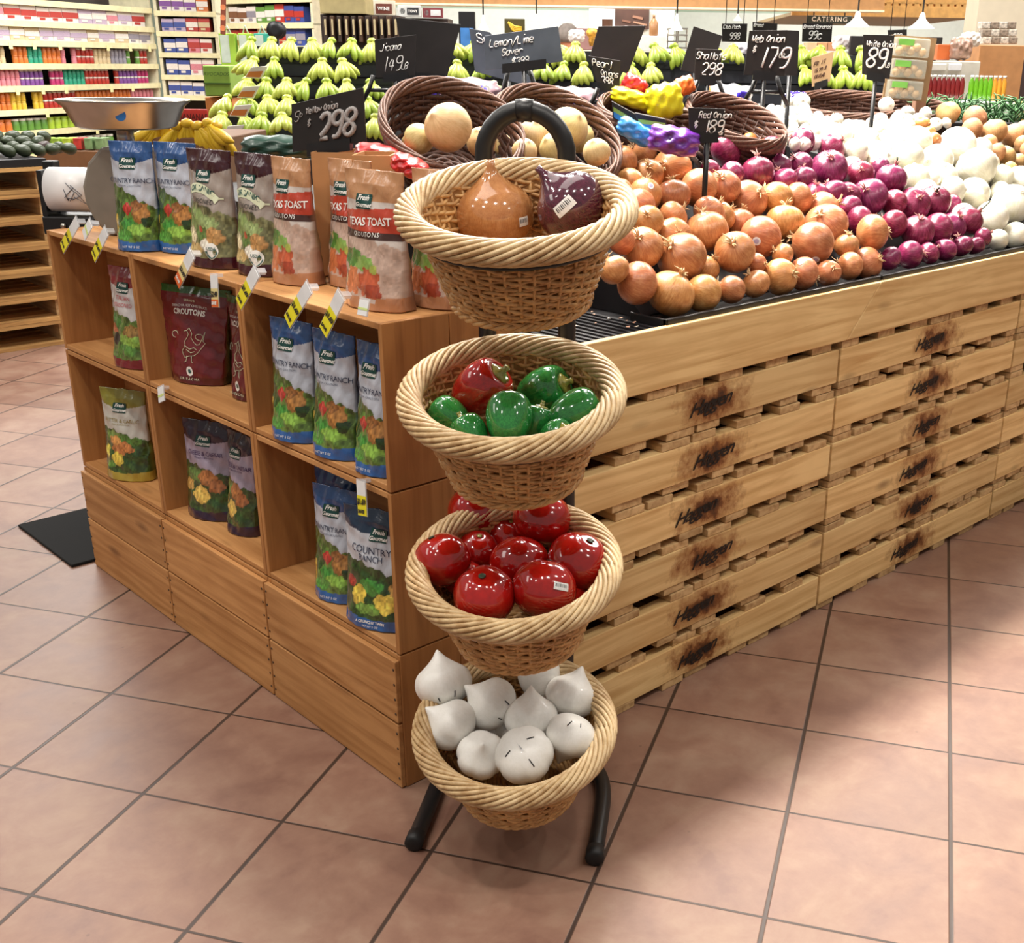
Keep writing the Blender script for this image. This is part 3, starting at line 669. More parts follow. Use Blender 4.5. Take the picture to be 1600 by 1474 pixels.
def film_text(s, x, y, size, w_, h, D, key, shear=0, spacing=1, lift=.0012, bold=0, rot=0, arc=0):
    vs, fs = text_mb(s, size, shear=shear, spacing=spacing, bold=bold)
    pts = [(x + a * math.cos(rot) - b * math.sin(rot), y + a * math.sin(rot) + b * math.cos(rot) + arc * a * a) for a, b, c in vs]
    return MB().add(on_film(w_, h, D, key, pts, lift), fs)
def film_patch(x0, y0, x1, y1, w_, h, D, key, lift=.0006, skew=0):
    n = 6; pts = [(x0 + (x1 - x0) * i / n + skew * j / n, y0 + (y1 - y0) * j / n) for j in range(n + 1) for i in range(n + 1)]
    return MB().add(on_film(w_, h, D, key, pts, lift), [(j * (n + 1) + i, j * (n + 1) + i + 1, (j + 1) * (n + 1) + i + 1, (j + 1) * (n + 1) + i) for j in range(n) for i in range(n)])
def film_disc(x, y, r, w_, h, D, key, lift=.0006, n=20, r0=0):
    pts = [(x, y)] + [(x + r * math.cos(2 * PI * k / n), y + r * math.sin(2 * PI * k / n)) for k in range(n)]
    return MB().add(on_film(w_, h, D, key, pts, lift), [(0, 1 + k, 1 + (k + 1) % n) for k in range(n)])
_bag = {}
BX = [-.056 + .0104 * i for i in range(12)]
def bag_proto(key, w_):
    """pouch mesh and the list of its printed pieces: (name, mesh)"""
    if (key, w_) in _bag: return _bag[(key, w_)]
    h = BAGH if key != 'red' else .238; D = .05 if key != 'red' else .045
    wm = w_ if key != 'red' else w_ * .95
    a = (wm, h, D, key); P = []
    if key != 'red':
        ly = .80 * h if key not in ('organic', 'texas') else .775 * h; lx = -.004 if key != 'texas' else -.012
        if key == 'ranch2': lx, ly = .012, .80 * h
        P.append(('logo_panel', film_patch(lx - .021, ly - .013, lx + .021, ly + .014, *a, skew=.003).mesh('logo', PRINT['g'], False)))
        P.append(('logo_lettering', film_text('Fresh', lx + .001, ly + .007, .0135, *a, shear=.35, lift=.0014, bold=.0003).mesh('l', PRINT['w'], False)))
        P.append(('logo_lettering', film_text('Gourmet', lx + .001, ly - .006, .0115, *a, shear=.35, lift=.0014, bold=.0003).mesh('l', PRINT['w'], False)))
    T_ = lambda s, x, y, sz, mt, **k: P.append(('title_lettering', film_text(s, x, y * h, sz, *a, **k).mesh('title', PRINT[mt], False)))
    if key == 'ranch':
        T_('COUNTRY RANCH', 0, .645, .0165, 'n', spacing=.9); T_('PREMIUM CROUTONS', 0, .60, .006, 'n', spacing=1.1); T_('NET WT 5 OZ', .0, .04, .007, 'w')
    elif key == 'ranch2':
        T_('COUNTRY', -.006, .665, .022, 'n'); T_('RANCH', -.004, .60, .018, 'n'); T_('A CRUNCHY TWIST', 0, .062, .008, 'w', bold=.0002); T_('NET WT 5 OZ', 0, .028, .006, 'w')
    elif key == 'organic':
        P.append(('banner', MB().add(on_film(*a, [(x, (q + .035 - 26 * (x + .02) ** 2 / 1.0) * h if x < .045 else (.59 + (.5 - abs(k - .5)) * 0) * h + (q - .6) * h * .2) for x in BX for k, q in ((0, .605), (1, .685))], .0006), [(2 * i, 2 * i + 2, 2 * i + 3, 2 * i + 1) for i in range(len(BX) - 1)]).mesh('banner', PRINT['c'], False)))
        T_('ORGANIC', -.004, .672, .0175, 't', lift=.0014, arc=-4, rot=-.12, bold=.0004); T_('SEASONED', -.002, .57, .0145, 'k', rot=-.06); T_('CROUTONS', 0, .525, .007, 'k')
        P.append(('seal', film_disc(.030, .15 * h, .018, *a, lift=.0006).mesh('seal', PRINT['w'], False)))
        P.append(('seal_lower_half', MB().add(on_film(*a, [(.030 + .0165 * math.cos(t), .15 * h + .0165 * math.sin(t)) for t in np.linspace(PI, 2 * PI, 12)], .0012), [tuple(range(12))]).mesh('s', PRINT['t'], False)))
        P.append(('seal_lettering', film_text('USDA', .030, .15 * h + .005, .010, *a, lift=.0016, bold=.0002).mesh('s', PRINT['t'], False)))
        P.append(('seal_lettering', film_text('ORGANIC', .030, .15 * h - .006, .006, *a, lift=.0018).mesh('s', PRINT['w'], False)))
    elif key == 'texas':
        T_('TEXAS TOAST', .004, .635, .0205, 'w', spacing=.92, rot=.05, bold=.0004); T_('CROUTONS', .0, .545, .0125, 'w', spacing=1.2, rot=.03)
    elif key == 'butter':
        T_('BUTTER & GARLIC', 0, .66, .0145, 'y'); T_('PREMIUM CROUTONS', 0, .62, .006, 'y')
    elif key == 'cheese':
        T_('CHEESE & CAESAR', 0, .675, .0150, 'p', spacing=.92); T_('PREMIUM CROUTONS', 0, .635, .006, 'p')
    elif key == 'italian':
        T_('ITALIAN', .0, .70, .016, 'r'); T_('SEASONED', .0, .63, .014, 'r')
    elif key == 'red':
        T_('SRIRACHA', 0, .86, .008, 'c'); T_('SRIRACHA HOT CHILI SAUCE', 0, .81, .0085, 'w', arc=-1); T_('CROUTONS', 0, .745, .0185, 'w', bold=.0006, arc=-.6)
        mb = MB(); rooster = [[(-.012, .20), (-.018, .23), (-.022, .27), (-.014, .30), (-.01, .34), (-.012, .38), (-.005, .42), (.0, .46), (-.004, .50), (.002, .53), (.008, .50), (.012, .47), (.008, .43), (.014, .38), (.022, .35), (.030, .36), (.038, .42), (.044, .50), (.040, .40), (.046, .38), (.036, .32), (.028, .27), (.014, .23), (0, .22), (-.012, .20)],
                              [(-.010, .33), (.004, .30), (.016, .32), (.024, .30)], [(-.006, .29), (.006, .26), (.018, .28)], [(-.006, .22), (-.008, .16), (-.014, .15)], [(.006, .22), (.006, .16), (.012, .15)], [(-.004, .50), (-.012, .49)]]
        for st_ in rooster: mb.tube(on_film(*a, [(x * 1.15, y * h * .95 + .02) for x, y in st_], .0008), .0008, 5)
        for k in range(2): mb.tube(on_film(*a, [(-.05 + k * .085 + .012 * math.cos(q), .50 * h - .04 * k * 0 + .008 * math.sin(q)) for q in np.linspace(0, 5, 9)], .0008), .0007, 5)
        P.append(('rooster_print', mb.mesh('r', PRINT['c'])))
        P.append(('seal', film_disc(.0, .135 * h, .012, *a).mesh('s', PRINT['w'], False))); P.append(('seal_mark', film_disc(.0, .135 * h, .006, *a, lift=.0014, n=6).mesh('s', PRINT['t'], False)))
        T_('SRIRACHA', 0, .055, .0085, 'c', spacing=1.6)
    _bag[(key, w_)] = (bag_mesh(key, w_, h, D), P); return _bag[(key, w_)]
def bag(key, x, y, z, ang, w_, label, lean=0, group=None):
    me, P = bag_proto(key, w_)
    o = inst('crouton_bag', me, (x, y, z + .0006), (math.radians(lean), 0, math.radians(ang)), label=label, cat='bag', group=group)
    for n_, m_ in P: inst(n_, m_, parent=o)
    return o
Z1, Z2, Z3 = 1.0075, .674 + .0155, .3195 + .0155
bag('ranch', .052, 1.105, Z1, -58, .115, 'blue topped salad crouton bag at the far left of the top row')
bag('ranch', .118, 1.010, Z1, -72, .135, 'blue topped salad crouton bag, second from the left on top')
bag('organic', .080, .765, Z1, -78, .145, 'maroon topped organic crouton bag, the left one of two on top')
bag('organic', .108, .612, Z1, -81, .130, 'maroon topped organic crouton bag, the right one of two on top')
bag('texas', .112, .468, Z1, -86, .135, 'orange and red toast crouton bag, leftmost of its kind on top')
bag('texas', .185, .360, Z1, -84, .135, 'orange and red toast crouton bag set back between two others')
bag('texas', .092, .135, Z1, -84, .165, 'largest looking orange and red toast crouton bag, at the front right on top')
bag('texas', .190, .070, Z1, -84, .135, 'orange crouton bag mostly hidden behind the topmost wicker basket')
bag('italian', .052, 1.225, Z2, -78, .150, 'red and white crouton bag in the upper far left crate')
bag('italian', .105, 1.290, Z2, -105, .13, 'red crouton bag turned aside at the back of the upper far left crate')
bag('red', .100, .965, Z2, -69, .225, 'dark red crouton bag with a rooster print and green top edge')
bag('red', .122, .745, Z2, -90, .16, 'dark red crouton bag behind the one with the visible rooster')
bag('ranch', .040, .395, Z2, -79, .128, 'blue and silver ranch crouton bag, left of three in the upper right crate')
bag('ranch', .045, .240, Z2, -83, .130, 'blue and silver ranch crouton bag, middle of three in the upper right crate')
bag('ranch', .048, .095, Z2, -88, .120, 'blue and silver ranch crouton bag, right of three in the upper right crate')
bag('butter', .055, 1.372, Z3, -63, .150, 'olive and gold crouton bag alone in the lower far left crate')
bag('cheese', .085, .940, Z3, -66, .150, 'purple topped crouton bag facing out in the lower middle crate')
bag('cheese', .098, .790, Z3, -88, .120, 'purple topped crouton bag half hidden at the right of the lower middle crate')
bag('ranch', .122, .400, Z3, -78, .130, 'ranch crouton bag at the back left of the lower right crate')
bag('ranch', .060, .300, Z3, -74, .130, 'narrow ranch crouton bag leaning in the lower right crate')
bag('ranch2', .050, .130, Z3, -70, .165, 'ranch crouton bag with large lettering at the right of the lower right crate')

# ================================================================== PRICE TAGS ON THE SHELF EDGES
YEL = plain('yellow_tag', 'e6dc2a', .4); TAGO = plain('orange_tag', 'd9632a', .4); TAGW = plain('tag_paper', 'e2e4e6', .4); CLEAR = NT('clear_tag_holder'); CLEAR.base(srgb('e4e6ea')); CLEAR.set(Roughness=.15, Alpha=.35); CLEAR = CLEAR.m
def price_tag(ut, vt, ub, vb, price, label, style='y', wd=.030):
    a, b = onx(ut, vt, -.018), onx(ub, vb, -.026); L = (b - a).length; zt_ = (a - b).normalized()
    xr = Vector((0, -1, 0)); xr = (xr - zt_ * xr.dot(zt_)).normalized(); yn = zt_.cross(xr).normalized()
    o = empty('price_tag', b, Matrix((xr, yn, zt_)).transposed().to_euler(), label=label, cat='price tag', group=None)
    h = wd / 2
    MB().box(-h - .002, 0, -.001, h + .002, .0008, L + .004).build('holder', CLEAR, o, smooth=False)
    cut = L * .58 if style != 'w' else 0
    if style != 'w': MB().box(-h, -.0012, 0, h, -.0002, cut).build('price_panel', YEL if style == 'y' else MATS_TAN, o, smooth=False)
    MB().box(-h, -.0012, cut, h, -.0002, L).build('paper_slip', TAGW, o, smooth=False)
    if style == 'o': MB().box(-h, -.0016, 0, h, -.0011, L * .24).build('price_stripe', TAGO, o, smooth=False)
    if style != 'w':
        vs, fs = text_mb(price, .0155, spacing=.85, bold=.0006); MB().add([(x, -.0024, y + L * .40) for x, y, z in vs], fs).build('price_lettering', M['ink'], o, smooth=False)
        vs, fs = text_mb('SAVE', .0095, shear=.2, bold=.0006); MB().add([(x - .003, -.0024, y + L * .12) for x, y, z in vs], fs).build('small_lettering', M['ink'] if style == 'y' else PRINT['w'], o, smooth=False)
    else:
        MB().box(-h, -.0018, L * .35, h, -.0013, L * .5).build('green_line', plain('pale_green_line', 'c9d98a', .4), o, smooth=False)
    # clip tucked over the board edge
    MB().box(-.006, 0, L - .004, .006, .019, L + .0035).build('clip', CLEAR, o, smooth=False)
MATS_TAN = plain('tan_tag', 'd9c98a', .4)
for args in [(121, 346, 97, 388, '$1.69', 'yellow price tag at the far left end of the shelf edge'), (142, 348, 131, 368, '', 'small white tag beside the far left yellow price tag', 'w'),
             (166, 361, 146, 402, '$1.69', 'yellow price tag under the first blue crouton bag'), (300, 396, 277, 443, '$2.49', 'tan and pink price tag under the left organic crouton bag', 'o'),
             (334, 430, 337, 480, '$2.49', 'tan price tag with an orange foot hanging over the dark red bag', 'o'), (401, 424, 373, 475, '$1.69', 'yellow price tag under the right organic crouton bag'),
             (483, 449, 449, 503, '$1.69', 'yellow price tag above the upper right crate, the left of two'), (533, 461, 505, 519, '$1.69', 'yellow price tag above the upper right crate, the right of two'),
             (570, 469, 566, 493, '', 'white tag without a yellow panel near the right shelf corner', 'w'), (564, 752, 567, 806, '$1.69', 'yellow price tag hanging into the lower right crate'),
             (251, 605, 253, 628, '', 'white tag on the middle board under the dark red bag', 'w')]:
    price_tag(*args)
# ================================================================== ONIONS
def skin(name, c1, c2, c3, rough=.33, coat=.25):
    t = NT(name); tc = t.n('TexCoord'); oi = t.n('ObjectInfo')
    # meridian streaks: angle around the bulb
    sep = t.n('SeparateXYZ'); t.l(tc.outputs['Object'], sep.inputs[0])
    an = t.math('ARCTAN2', sep.outputs[1], sep.outputs[0]); cb = t.n('CombineXYZ')
    t.l(t.math('MULTIPLY', an, 5.0), cb.inputs[0]); t.l(t.math('MULTIPLY', sep.outputs[2], 1.2), cb.inputs[1]); t.l(t.math('MULTIPLY', oi.outputs['Random'], 50), cb.inputs[2])
    n = t.noise(cb.outputs[0], 2.4, 4, .65); ad = t.n('VectorMath', operation='ADD'); t.l(tc.outputs['Object'], ad.inputs[0]); t.l(cb.outputs[0], ad.inputs[1])
    n2 = t.noise(tc.outputs['Object'], 2.0, 3)
    c = t.ramp(t.math('ADD', t.math('MULTIPLY', n, .6), t.math('MULTIPLY', n2, .4)), [(.32, srgb(c3)), (.5, srgb(c1)), (.68, srgb(c2))])
    hv = t.n('HueSaturation'); t.l(c, hv.inputs['Color']); t.l(t.math('MULTIPLY_ADD', oi.outputs['Random'], .34, .82), hv.inputs['Value'])
    t.l(t.math('MULTIPLY_ADD', t.math('FRACT', t.math('MULTIPLY', oi.outputs['Random'], 7.3)), .03, .485), hv.inputs['Hue'])
    t.base(hv.outputs[0]); t.bump(n, .12, .01); return t.set(Roughness=rough, Coat_Weight=coat, Coat_Roughness=.2)
M['yel'] = skin('yellow_onion_skin', 'bd7c4c', 'd39c68', '9e5a30'); M['redsk'] = skin('red_onion_skin', '7e2346', 'a2406a', '551430', .25, .4)
M['whi'] = skin('white_onion_skin', 'ece6d2', 'f4f1e4', 'ddd6b4', .3, .3); M['gar'] = skin('garlic_skin', 'eee8da', 'f4f0e6', 'd8cdb8', .55, 0)
M['jic'] = skin('tan_root_skin', 'd3b67e', 'dec592', 'bd9a62', .5, .05); M['brn'] = skin('brown_potato_skin', 'b9895a', 'c89c6c', '96683f', .6, 0); M['shal'] = skin('shallot_skin', 'c9803f', 'd99a5c', 'b0653a', .35, .2)
M['pap'] = plain('dry_papery_husk', 'd2b083', .75, var=.3); M['papr'] = plain('pink_papery_husk', 'c78f86', .75, var=.3); M['papw'] = plain('white_papery_husk', 'e6dfc8', .75, var=.15)
def onion_mesh(mt, seed, flat=.88, lob=.012, neck=.12):
    r = random.Random(seed); ph = [r.uniform(0, 6) for _ in range(4)]; prof = []
    for i in range(19):
        a = PI * i / 18; q = math.sin(a) ** .93; z = flat * math.cos(a)
        if a < .45: q = max(neck * .8, q * (a / .45) ** .5); z = flat * math.cos(.45) + (.45 - a) * .38
        prof.append((max(q, .004), z))
    return MB().lathe(prof[::-1], 24, mod=lambda a, z: 1 + lob * math.sin(a * 3 + ph[0]) + lob * .7 * math.sin(a * 5 + ph[1] + z * 2)).mesh('bulb', mt)
def husk_mesh(mt, seed, n=6, neck=.12, L=.5, flat=.88):
    r = random.Random(seed); mb = MB()
    for k in range(n):
        a = 2 * PI * k / n + r.uniform(-.3, .3); x, y, z = neck * .5 * math.cos(a), neck * .5 * math.sin(a), flat * .93
        b = r.uniform(-.8, .8); l_ = L * r.uniform(.4, 1); o1 = r.uniform(.05, .3)
        pts = [(x, y, z), (x + l_ * .3 * math.cos(a + b) * o1 * 3, y + l_ * .3 * math.sin(a + b) * o1 * 3, z + l_ * .45), (x + l_ * math.cos(a + b) * o1 * 3, y + l_ * math.sin(a + b) * o1 * 3, z + l_ * r.uniform(.5, .9))]
        mb.tube(pts, [neck * .42, neck * .3, neck * .08], 5)
    return mb.mesh('dry_neck', mt)
OM = {k: [onion_mesh(M[mt], s * 7 + len(k), *pr) for s in range(4)] for k, mt, pr in [('y', 'yel', (.90, .012, .12)), ('r', 'redsk', (.86, .015, .12)), ('w', 'whi', (.92, .01, .10)), ('g', 'gar', (.78, .035, .14)), ('j', 'jic', (.92, .02, .08)), ('b', 'brn', (.85, .03, .06)), ('s', 'shal', (1.1, .03, .16))]}
HM = {k: [husk_mesh(M[mt], s, n_, nk, L) for s in range(4)] for k, mt, n_, nk, L in [('y', 'pap', 8, .16, .60), ('r', 'papr', 7, .13, .55), ('w', 'papw', 4, .09, .25), ('g', 'papw', 3, .12, .35), ('s', 'pap', 3, .12, .3)]}
YEL_ = """972,252,22 1006,240,21 1012,273,23 1050,264,28 1092,294,27 1130,293,25 1052,306,25 1008,305,24 998,322,24 1012,346,23 1052,338,22 1108,332,24 1126,338,22 1104,362,32 1052,368,25
1004,388,31 1065,402,35 996,443,31 1048,466,35 960,422,22 1103,420,20 1107,460,27 1148,394,30 1150,454,20 970,375,22 1188,445,21 1181,412,15 1227,434,26 1263,429,24 1304,428,18 1335,417,20 1368,413,23
1270,381,31 1188,371,30 1323,384,18 1363,364,26 1223,398,16 1226,348,28 1169,313,28 1213,311,24 1246,311,23 1284,330,27 1290,352,31 1155,350,24 984,285,20 966,300,20"""
RED_ = """1134,235,24 1205,235,20 1109,266,15 1143,274,20 1184,270,24 1215,261,19 1250,258,19 1224,283,21 1256,280,18 1253,222,20 1299,233,21 1296,264,27 1302,304,22 1275,303,18 1344,273,20 1393,280,23 1358,308,27
1323,307,20 1327,327,20 1397,317,19 1427,320,25 1460,315,23 1484,322,17 1344,346,22 1397,350,20 1434,362,24 1465,357,22 1488,354,20 1514,345,21 1397,406,18 1430,399,20 1460,397,16 1486,392,17 1511,386,17 1537,386,14 1536,370,13 1376,262,14"""
WHI_ = """1525,264,31 1521,303,23 1549,340,24 1582,318,28 1593,290,27 1568,376,15 1595,368,18 1469,282,25 1428,280,22 1488,298,20 1565,277,17 1562,300,15 1495,229,27 1463,252,24 1432,222,22 1418,246,24 1390,228,23 1404,208,20 1364,245,23 1355,222,20 1378,256,22
1337,238,20 1533,233,17 1450,280,18 1505,335,16 1330,262,16 1446,300,18 1312,214,18 1336,208,18 1372,205,16 1545,255,15"""
BRN_ = """1481,177,17 1523,186,18 1519,201,15 1553,206,19 1583,212,17 1598,226,13 1572,244,15 1558,238,13 1590,254,13 1579,264,11 1545,225,13 1600,204,14 1612,235,15"""
SHA_ = "1441,194,10 1458,219,11 1452,208,9 1185,212,11 1196,228,10 1172,220,11"
GAR_ = "1418,175,10 1446,178,10 1462,194,10 1479,192,8 1385,165,12 1362,194,10 1252,160,13 1230,162,10 1405,182,9 1434,186,9 1375,186,10 "
_g = random.Random(3)
for row, (v, u0, u1) in enumerate([(172, 1186, 1262), (181, 1184, 1290), (190, 1186, 1320), (199, 1196, 1345), (208, 1204, 1330), (217, 1212, 1318), (226, 1222, 1285), (188, 1395, 1430), (198, 1385, 1430)]):
    u = u0 + (row % 2) * 8
    while u < u1: GAR_ += f"{u + _g.uniform(-3, 3):.0f},{v + _g.uniform(-3, 3):.0f},{_g.uniform(8.5, 11):.1f} "; u += 17
def prs(s): return [tuple(float(q) for q in p.split(',')) for p in s.split()]
HEAP = [(k, *p) for k, s in (('y', YEL_), ('r', RED_), ('w', WHI_), ('b', BRN_), ('s', SHA_), ('g', GAR_)) for p in prs(s)]
def heap_z(y):       # height of the layer of onion centres above the deck
    return np.where(y < .36, .972 + .62 * (y + .055), .972 + .62 * .415 + .20 * (y - .36))
Dv = np.array([ray(u, v) for _, u, v, _ in HEAP]); rp = np.array([h[3] for h in HEAP]) * 1.13
tt = np.full(len(HEAP), 2.5)
lo, hi = np.full(len(HEAP), 1.2), np.full(len(HEAP), 6.5)
for _ in range(50):
    mid = (lo + hi) / 2; P_ = CW + Dv * mid[:, None]; below = P_[:, 2] < heap_z(P_[:, 1]); hi = np.where(below, mid, hi); lo = np.where(below, lo, mid)
t0 = (lo + hi) / 2; tt = t0.copy()
for it in range(300):
    P_ = CW + Dv * tt[:, None]; R_ = rp * tt / FPX; d = P_[:, None] - P_[None]; L = np.linalg.norm(d, axis=2) + 1e-9
    pen = .97 * (R_[:, None] + R_[None]) - L; np.fill_diagonal(pen, 0); act = pen > 0
    s_ = np.sign(tt[:, None] - tt[None] + 1e-4 * (np.arange(len(tt))[:, None] < np.arange(len(tt))[None]) - 5e-5)
    push = np.where(act, pen * s_, 0).sum(1); tt += np.clip(push * .25, -.02, .02) + (t0 - tt) * .03
HP = CW + Dv * tt[:, None]; HR = rp * tt / FPX
HP[:, 2] = np.maximum(HP[:, 2], .9195 + HR * .93)
HP[:, 1] = np.where(HP[:, 2] < .99, np.maximum(HP[:, 1], -.087 + HR * .93), HP[:, 1])
HLAB = {'y': ('yellow_onion', 'onion', 'yellow onion', 'yellow onions heaped in the tray'), 'r': ('red_onion', 'onion', 'red onion', 'red onions heaped in the middle'), 'w': ('white_onion', 'onion', 'large white onion', 'white onions heaped at the right'),
        'b': ('brown_potato', 'potato', 'round brown potato', 'brown potatoes behind the white onions'), 's': ('shallot', 'shallot', 'small orange brown shallot', 'shallots among the garlic'), 'g': ('garlic_bulb', 'garlic', 'small white garlic bulb', 'garlic heaped at the back')}
SPEC = {(1048, 466): 'big glossy yellow onion at the front left corner of the tray, with split skin', (1065, 402): 'yellow onion with a loose greyish outer skin, above the front row', (1188, 371): 'yellow onion bearing a round white sticker on its face',
        (1270, 381): 'yellow onion bearing a white sticker on its right shoulder', (1363, 364): 'golden onion lying among the red onions at the right end', (1514, 345): 'red onion with a long dark stalk pointing up right', (1393, 280): 'red onion against the white ones with a short upright stalk',
        (1525, 264): 'whole white onion, the largest at the centre of the white heap', (1495, 229): 'white onion at the top of the white heap beside the brown potatoes', (1184, 270): 'bright magenta onion with a pale dry neck, above the yellow ones',
        (1134, 235): 'dark red onion lying alone beside the small red onion price sign', (1050, 264): 'yellow onion at the top of the heap with its dry root facing out', (1004, 388): 'smooth yellow onion touching the right side of the topmost basket',
        (1263, 429): 'front row yellow onion with a small white sticker at its lower right', (1151, 454): '', (1481, 177): 'brown potato topmost at the left of its heap', (1252, 160): 'cream garlic bulb topmost in the garlic heap'}
rr = random.Random(11)
for i, (k, u, v, r) in enumerate(HEAP):
    p = Vector(HP[i]); R_ = float(HR[i]); nm, cat, lb, grp = HLAB[k]; key = (int(u), int(v)); spec = SPEC.get(key)
    fr_ = p.z - R_ < .935
    pos = ('in the front row against the tray lip' if fr_ else ('low in the heap' if p.y < .1 else ('in the middle of the heap' if p.y < .25 else 'high at the back of the heap')))
    if k in 'bsg': pos = 'heaped at the back of the display'
    lab = spec or f'{lb} {pos}'; g_ = None if spec else (grp + ', ' + pos if k not in 'bsg' else grp)
    roll, tl = rr.uniform(-1.6, 1.6), rr.uniform(-.6, 1.2)
    if key == (1184, 270): roll, tl = -.1, .1
    if key in ((1393, 280), (1514, 345)): roll, tl = (.2, 0) if key[0] == 1393 else (.75, .1)
    if key in ((1188, 371), (1270, 381), (1263, 429)): roll, tl = (1.9, -.4) if key[0] != 1270 else (-1.3, -.1)
    if key == (1050, 264): roll, tl = -1.2, 1.1
    if key == (1048, 466): roll, tl = .5, .15
    e, ax = view_rot(p, roll, tl); vi = rr.randrange(4)
    o = inst(nm, OM[k][vi], p, e, (R_ * .98 * rr.uniform(.95, 1.06), R_ * .98, R_ * .98 * rr.uniform(.93, 1.10)), label=lab, cat=cat, group=g_)
    if k in HM and (k != 'g' or rr.random() < .5): inst('dry_neck', HM[k][rr.randrange(4)], parent=o)
    if key in ((1188, 371), (1270, 381), (1263, 429), (1008, 305)):
        a, q = face_az(o, p); mb = MB(); dd = {1188: (.25, .1), 1270: (-.75, .35), 1263: (-.9, .4), 1008: (.3, -.6)}[key[0]]
        A, Q = a + dd[0], min(2.6, max(.5, q + dd[1])); c = Vector((math.sin(Q) * math.cos(A), math.sin(Q) * math.sin(A), .9 * math.cos(Q))); t1 = c.orthogonal().normalized(); t2 = c.cross(t1).normalized()
        ring = lambda r_, n=18: [((c + (t1 * math.cos(x) + t2 * math.sin(x)) * r_).normalized() * (c.length + .035)) for x in np.linspace(0, 2 * PI, n + 1)[:-1]]
        mb.add([c.normalized() * (c.length + .045)] + ring(.19), [(0, 1 + j, 1 + (j + 1) % 18) for j in range(18)]); s = mb.build('sticker', M['sticker'], o, label='round white sticker')
        MB().add([c.normalized() * (c.length + .052)] + [x * 1.008 for x in ring(.11)], [(0, 1 + j, 1 + (j + 1) % 18) for j in range(18)]).build('sticker_print', plain('lilac_print', 'a8a4c4', .4), s)
    if key in ((1393, 280), (1514, 345), (1460, 315)):
        MB().tube([(0, 0, .8), (.03, 0, 1.2), (.1, .02, 1.75 if key[0] == 1514 else 1.3)], [.07, .05, .06], 6).build('dark_stalk', M['stemdk'], o, label='dark dry stalk')
# heap of produce rests on the trays and a raised black bank
tray(.668, 1.52, 'black plastic tray under the front row of yellow onions'); tray(1.525, 2.38, 'black plastic tray under the front rows of red and white onions'); tray(2.385, 3.30, 'black plastic tray at the far right under the white onions')
def riser(x0, x1, prof, label):
  bank = MB()
  for x in (x0, x1): bank.add([(x, y, z) for y, z in prof], [])
  n_ = len(prof); bank.f = [(i, (i + 1) % n_, n_ + (i + 1) % n_, n_ + i) for i in range(n_)] + [tuple(range(n_))[::-1], tuple(range(n_, 2 * n_))]; bank.mi = [0] * len(bank.f)
  bank.build('sloped_riser', M['mat'], smooth=False, label=label, cat='display riser')
riser(.72, 2.08, [(.02, .9195), (.36, 1.165), (.40, 1.165), (.42, 1.05), (1.30, 1.05), (1.30, .9135), (.02, .9135)], 'black sloped riser banking up the yellow and red onions')
riser(2.085, 3.30, [(.02, .9195), (.36, 1.165), (.66, 1.205), (.68, 1.14), (1.30, 1.14), (1.30, .9135), (.02, .9135)], 'black sloped riser banking up the white onions and garlic')
MB().box(.335, .42, .9185, .715, 1.6, 1.10).build('low_riser', M['mat'], smooth=False, label='black riser block under the left dark basket of pale roots', cat='display riser')
# ------------------------------------------------------------------ dark willow baskets with roots and bagged goods
def willow_tray_mesh(seed):
    r = random.Random(seed); parts = []
    mb = MB()
    for k in range(7):
        ph0 = 2 * PI * k / 7; pts = []
        for i in range(60):
            th = 2 * PI * i / 60; ph = ph0 + th * 3; q = 1 + .045 * math.cos(ph); pts.append((q * math.cos(th), q * math.sin(th), .05 * math.sin(ph) + .02 * math.sin(th * 4 + k)))
        mb.tube(pts, 0.025, 5, closed=True)
    rim = mb.mesh('rim', M['twig2']); mb = MB()
    for j in range(13):
        z = -.03 - .035 * j; q = .98 - .012 * j - (.0 if j < 9 else .06 * (j - 8))
        mb.tube([((q + .016 * math.sin(th * 12 + j * PI)) * math.cos(th), (q + .016 * math.sin(th * 12 + j * PI)) * math.sin(th), z + .012 * math.sin(th * 5 + j)) for th in np.linspace(0, 2 * PI, 73)[:-1]], .026, 5, closed=True)
    for s in range(26):
        th = 2 * PI * s / 26; mb.tube([(.98 * math.cos(th), .98 * math.sin(th), 0), (.87 * math.cos(th), .87 * math.sin(th), -.30), (.70 * math.cos(th), .70 * math.sin(th), -.45)], .017, 4)
    for j in range(10):
        q = .08 + .075 * j; mb.tube([(q * math.cos(a), q * math.sin(a), -.45 + .01 * math.sin(a * 8 + j * PI)) for a in np.linspace(0, 2 * PI, 33)[:-1]], .034, 5, closed=True)
    wall = mb.mesh('woven_wall', M['twig']); return rim, wall
WR, WW = willow_tray_mesh(5)
def willow(u, v, d, rx, ry, tilt, yaw, label):
    c = at(u, v, d); o = empty('willow_basket', c, label=label, cat='basket', group=None)
    o.rotation_euler = (Matrix.Rotation(math.radians(yaw), 3, 'Z') @ Matrix.Rotation(math.radians(tilt), 3, 'X')).to_euler()
    for n, me in (('rim', WR), ('woven_wall', WW)): inst(n, me, parent=o, scale=(rx, ry, .27))
    return o
WB = [willow(707, 202, 2.72, .155, .185, 30, -20, 'dark willow basket of pale tan roots behind the crouton bags'),
      willow(868, 212, 2.95, .150, .20, 30, -20, 'dark willow basket of roots behind the arch of the black stand'),
      willow(1015, 186, 3.25, .125, .16, 18, -10, 'dark willow basket holding small colourful bags'),
      willow(1150, 190, 3.45, .13, .16, 22, -10, 'dark willow basket behind the small red onion price sign'),
      willow(1325, 166, 4.75, .24, .16, 14, -30, 'dark willow basket behind the garlic heap'),
      willow(1418, 172, 5.0, .18, .14, 14, -30, 'rightmost dark willow basket, beyond the garlic heap')]
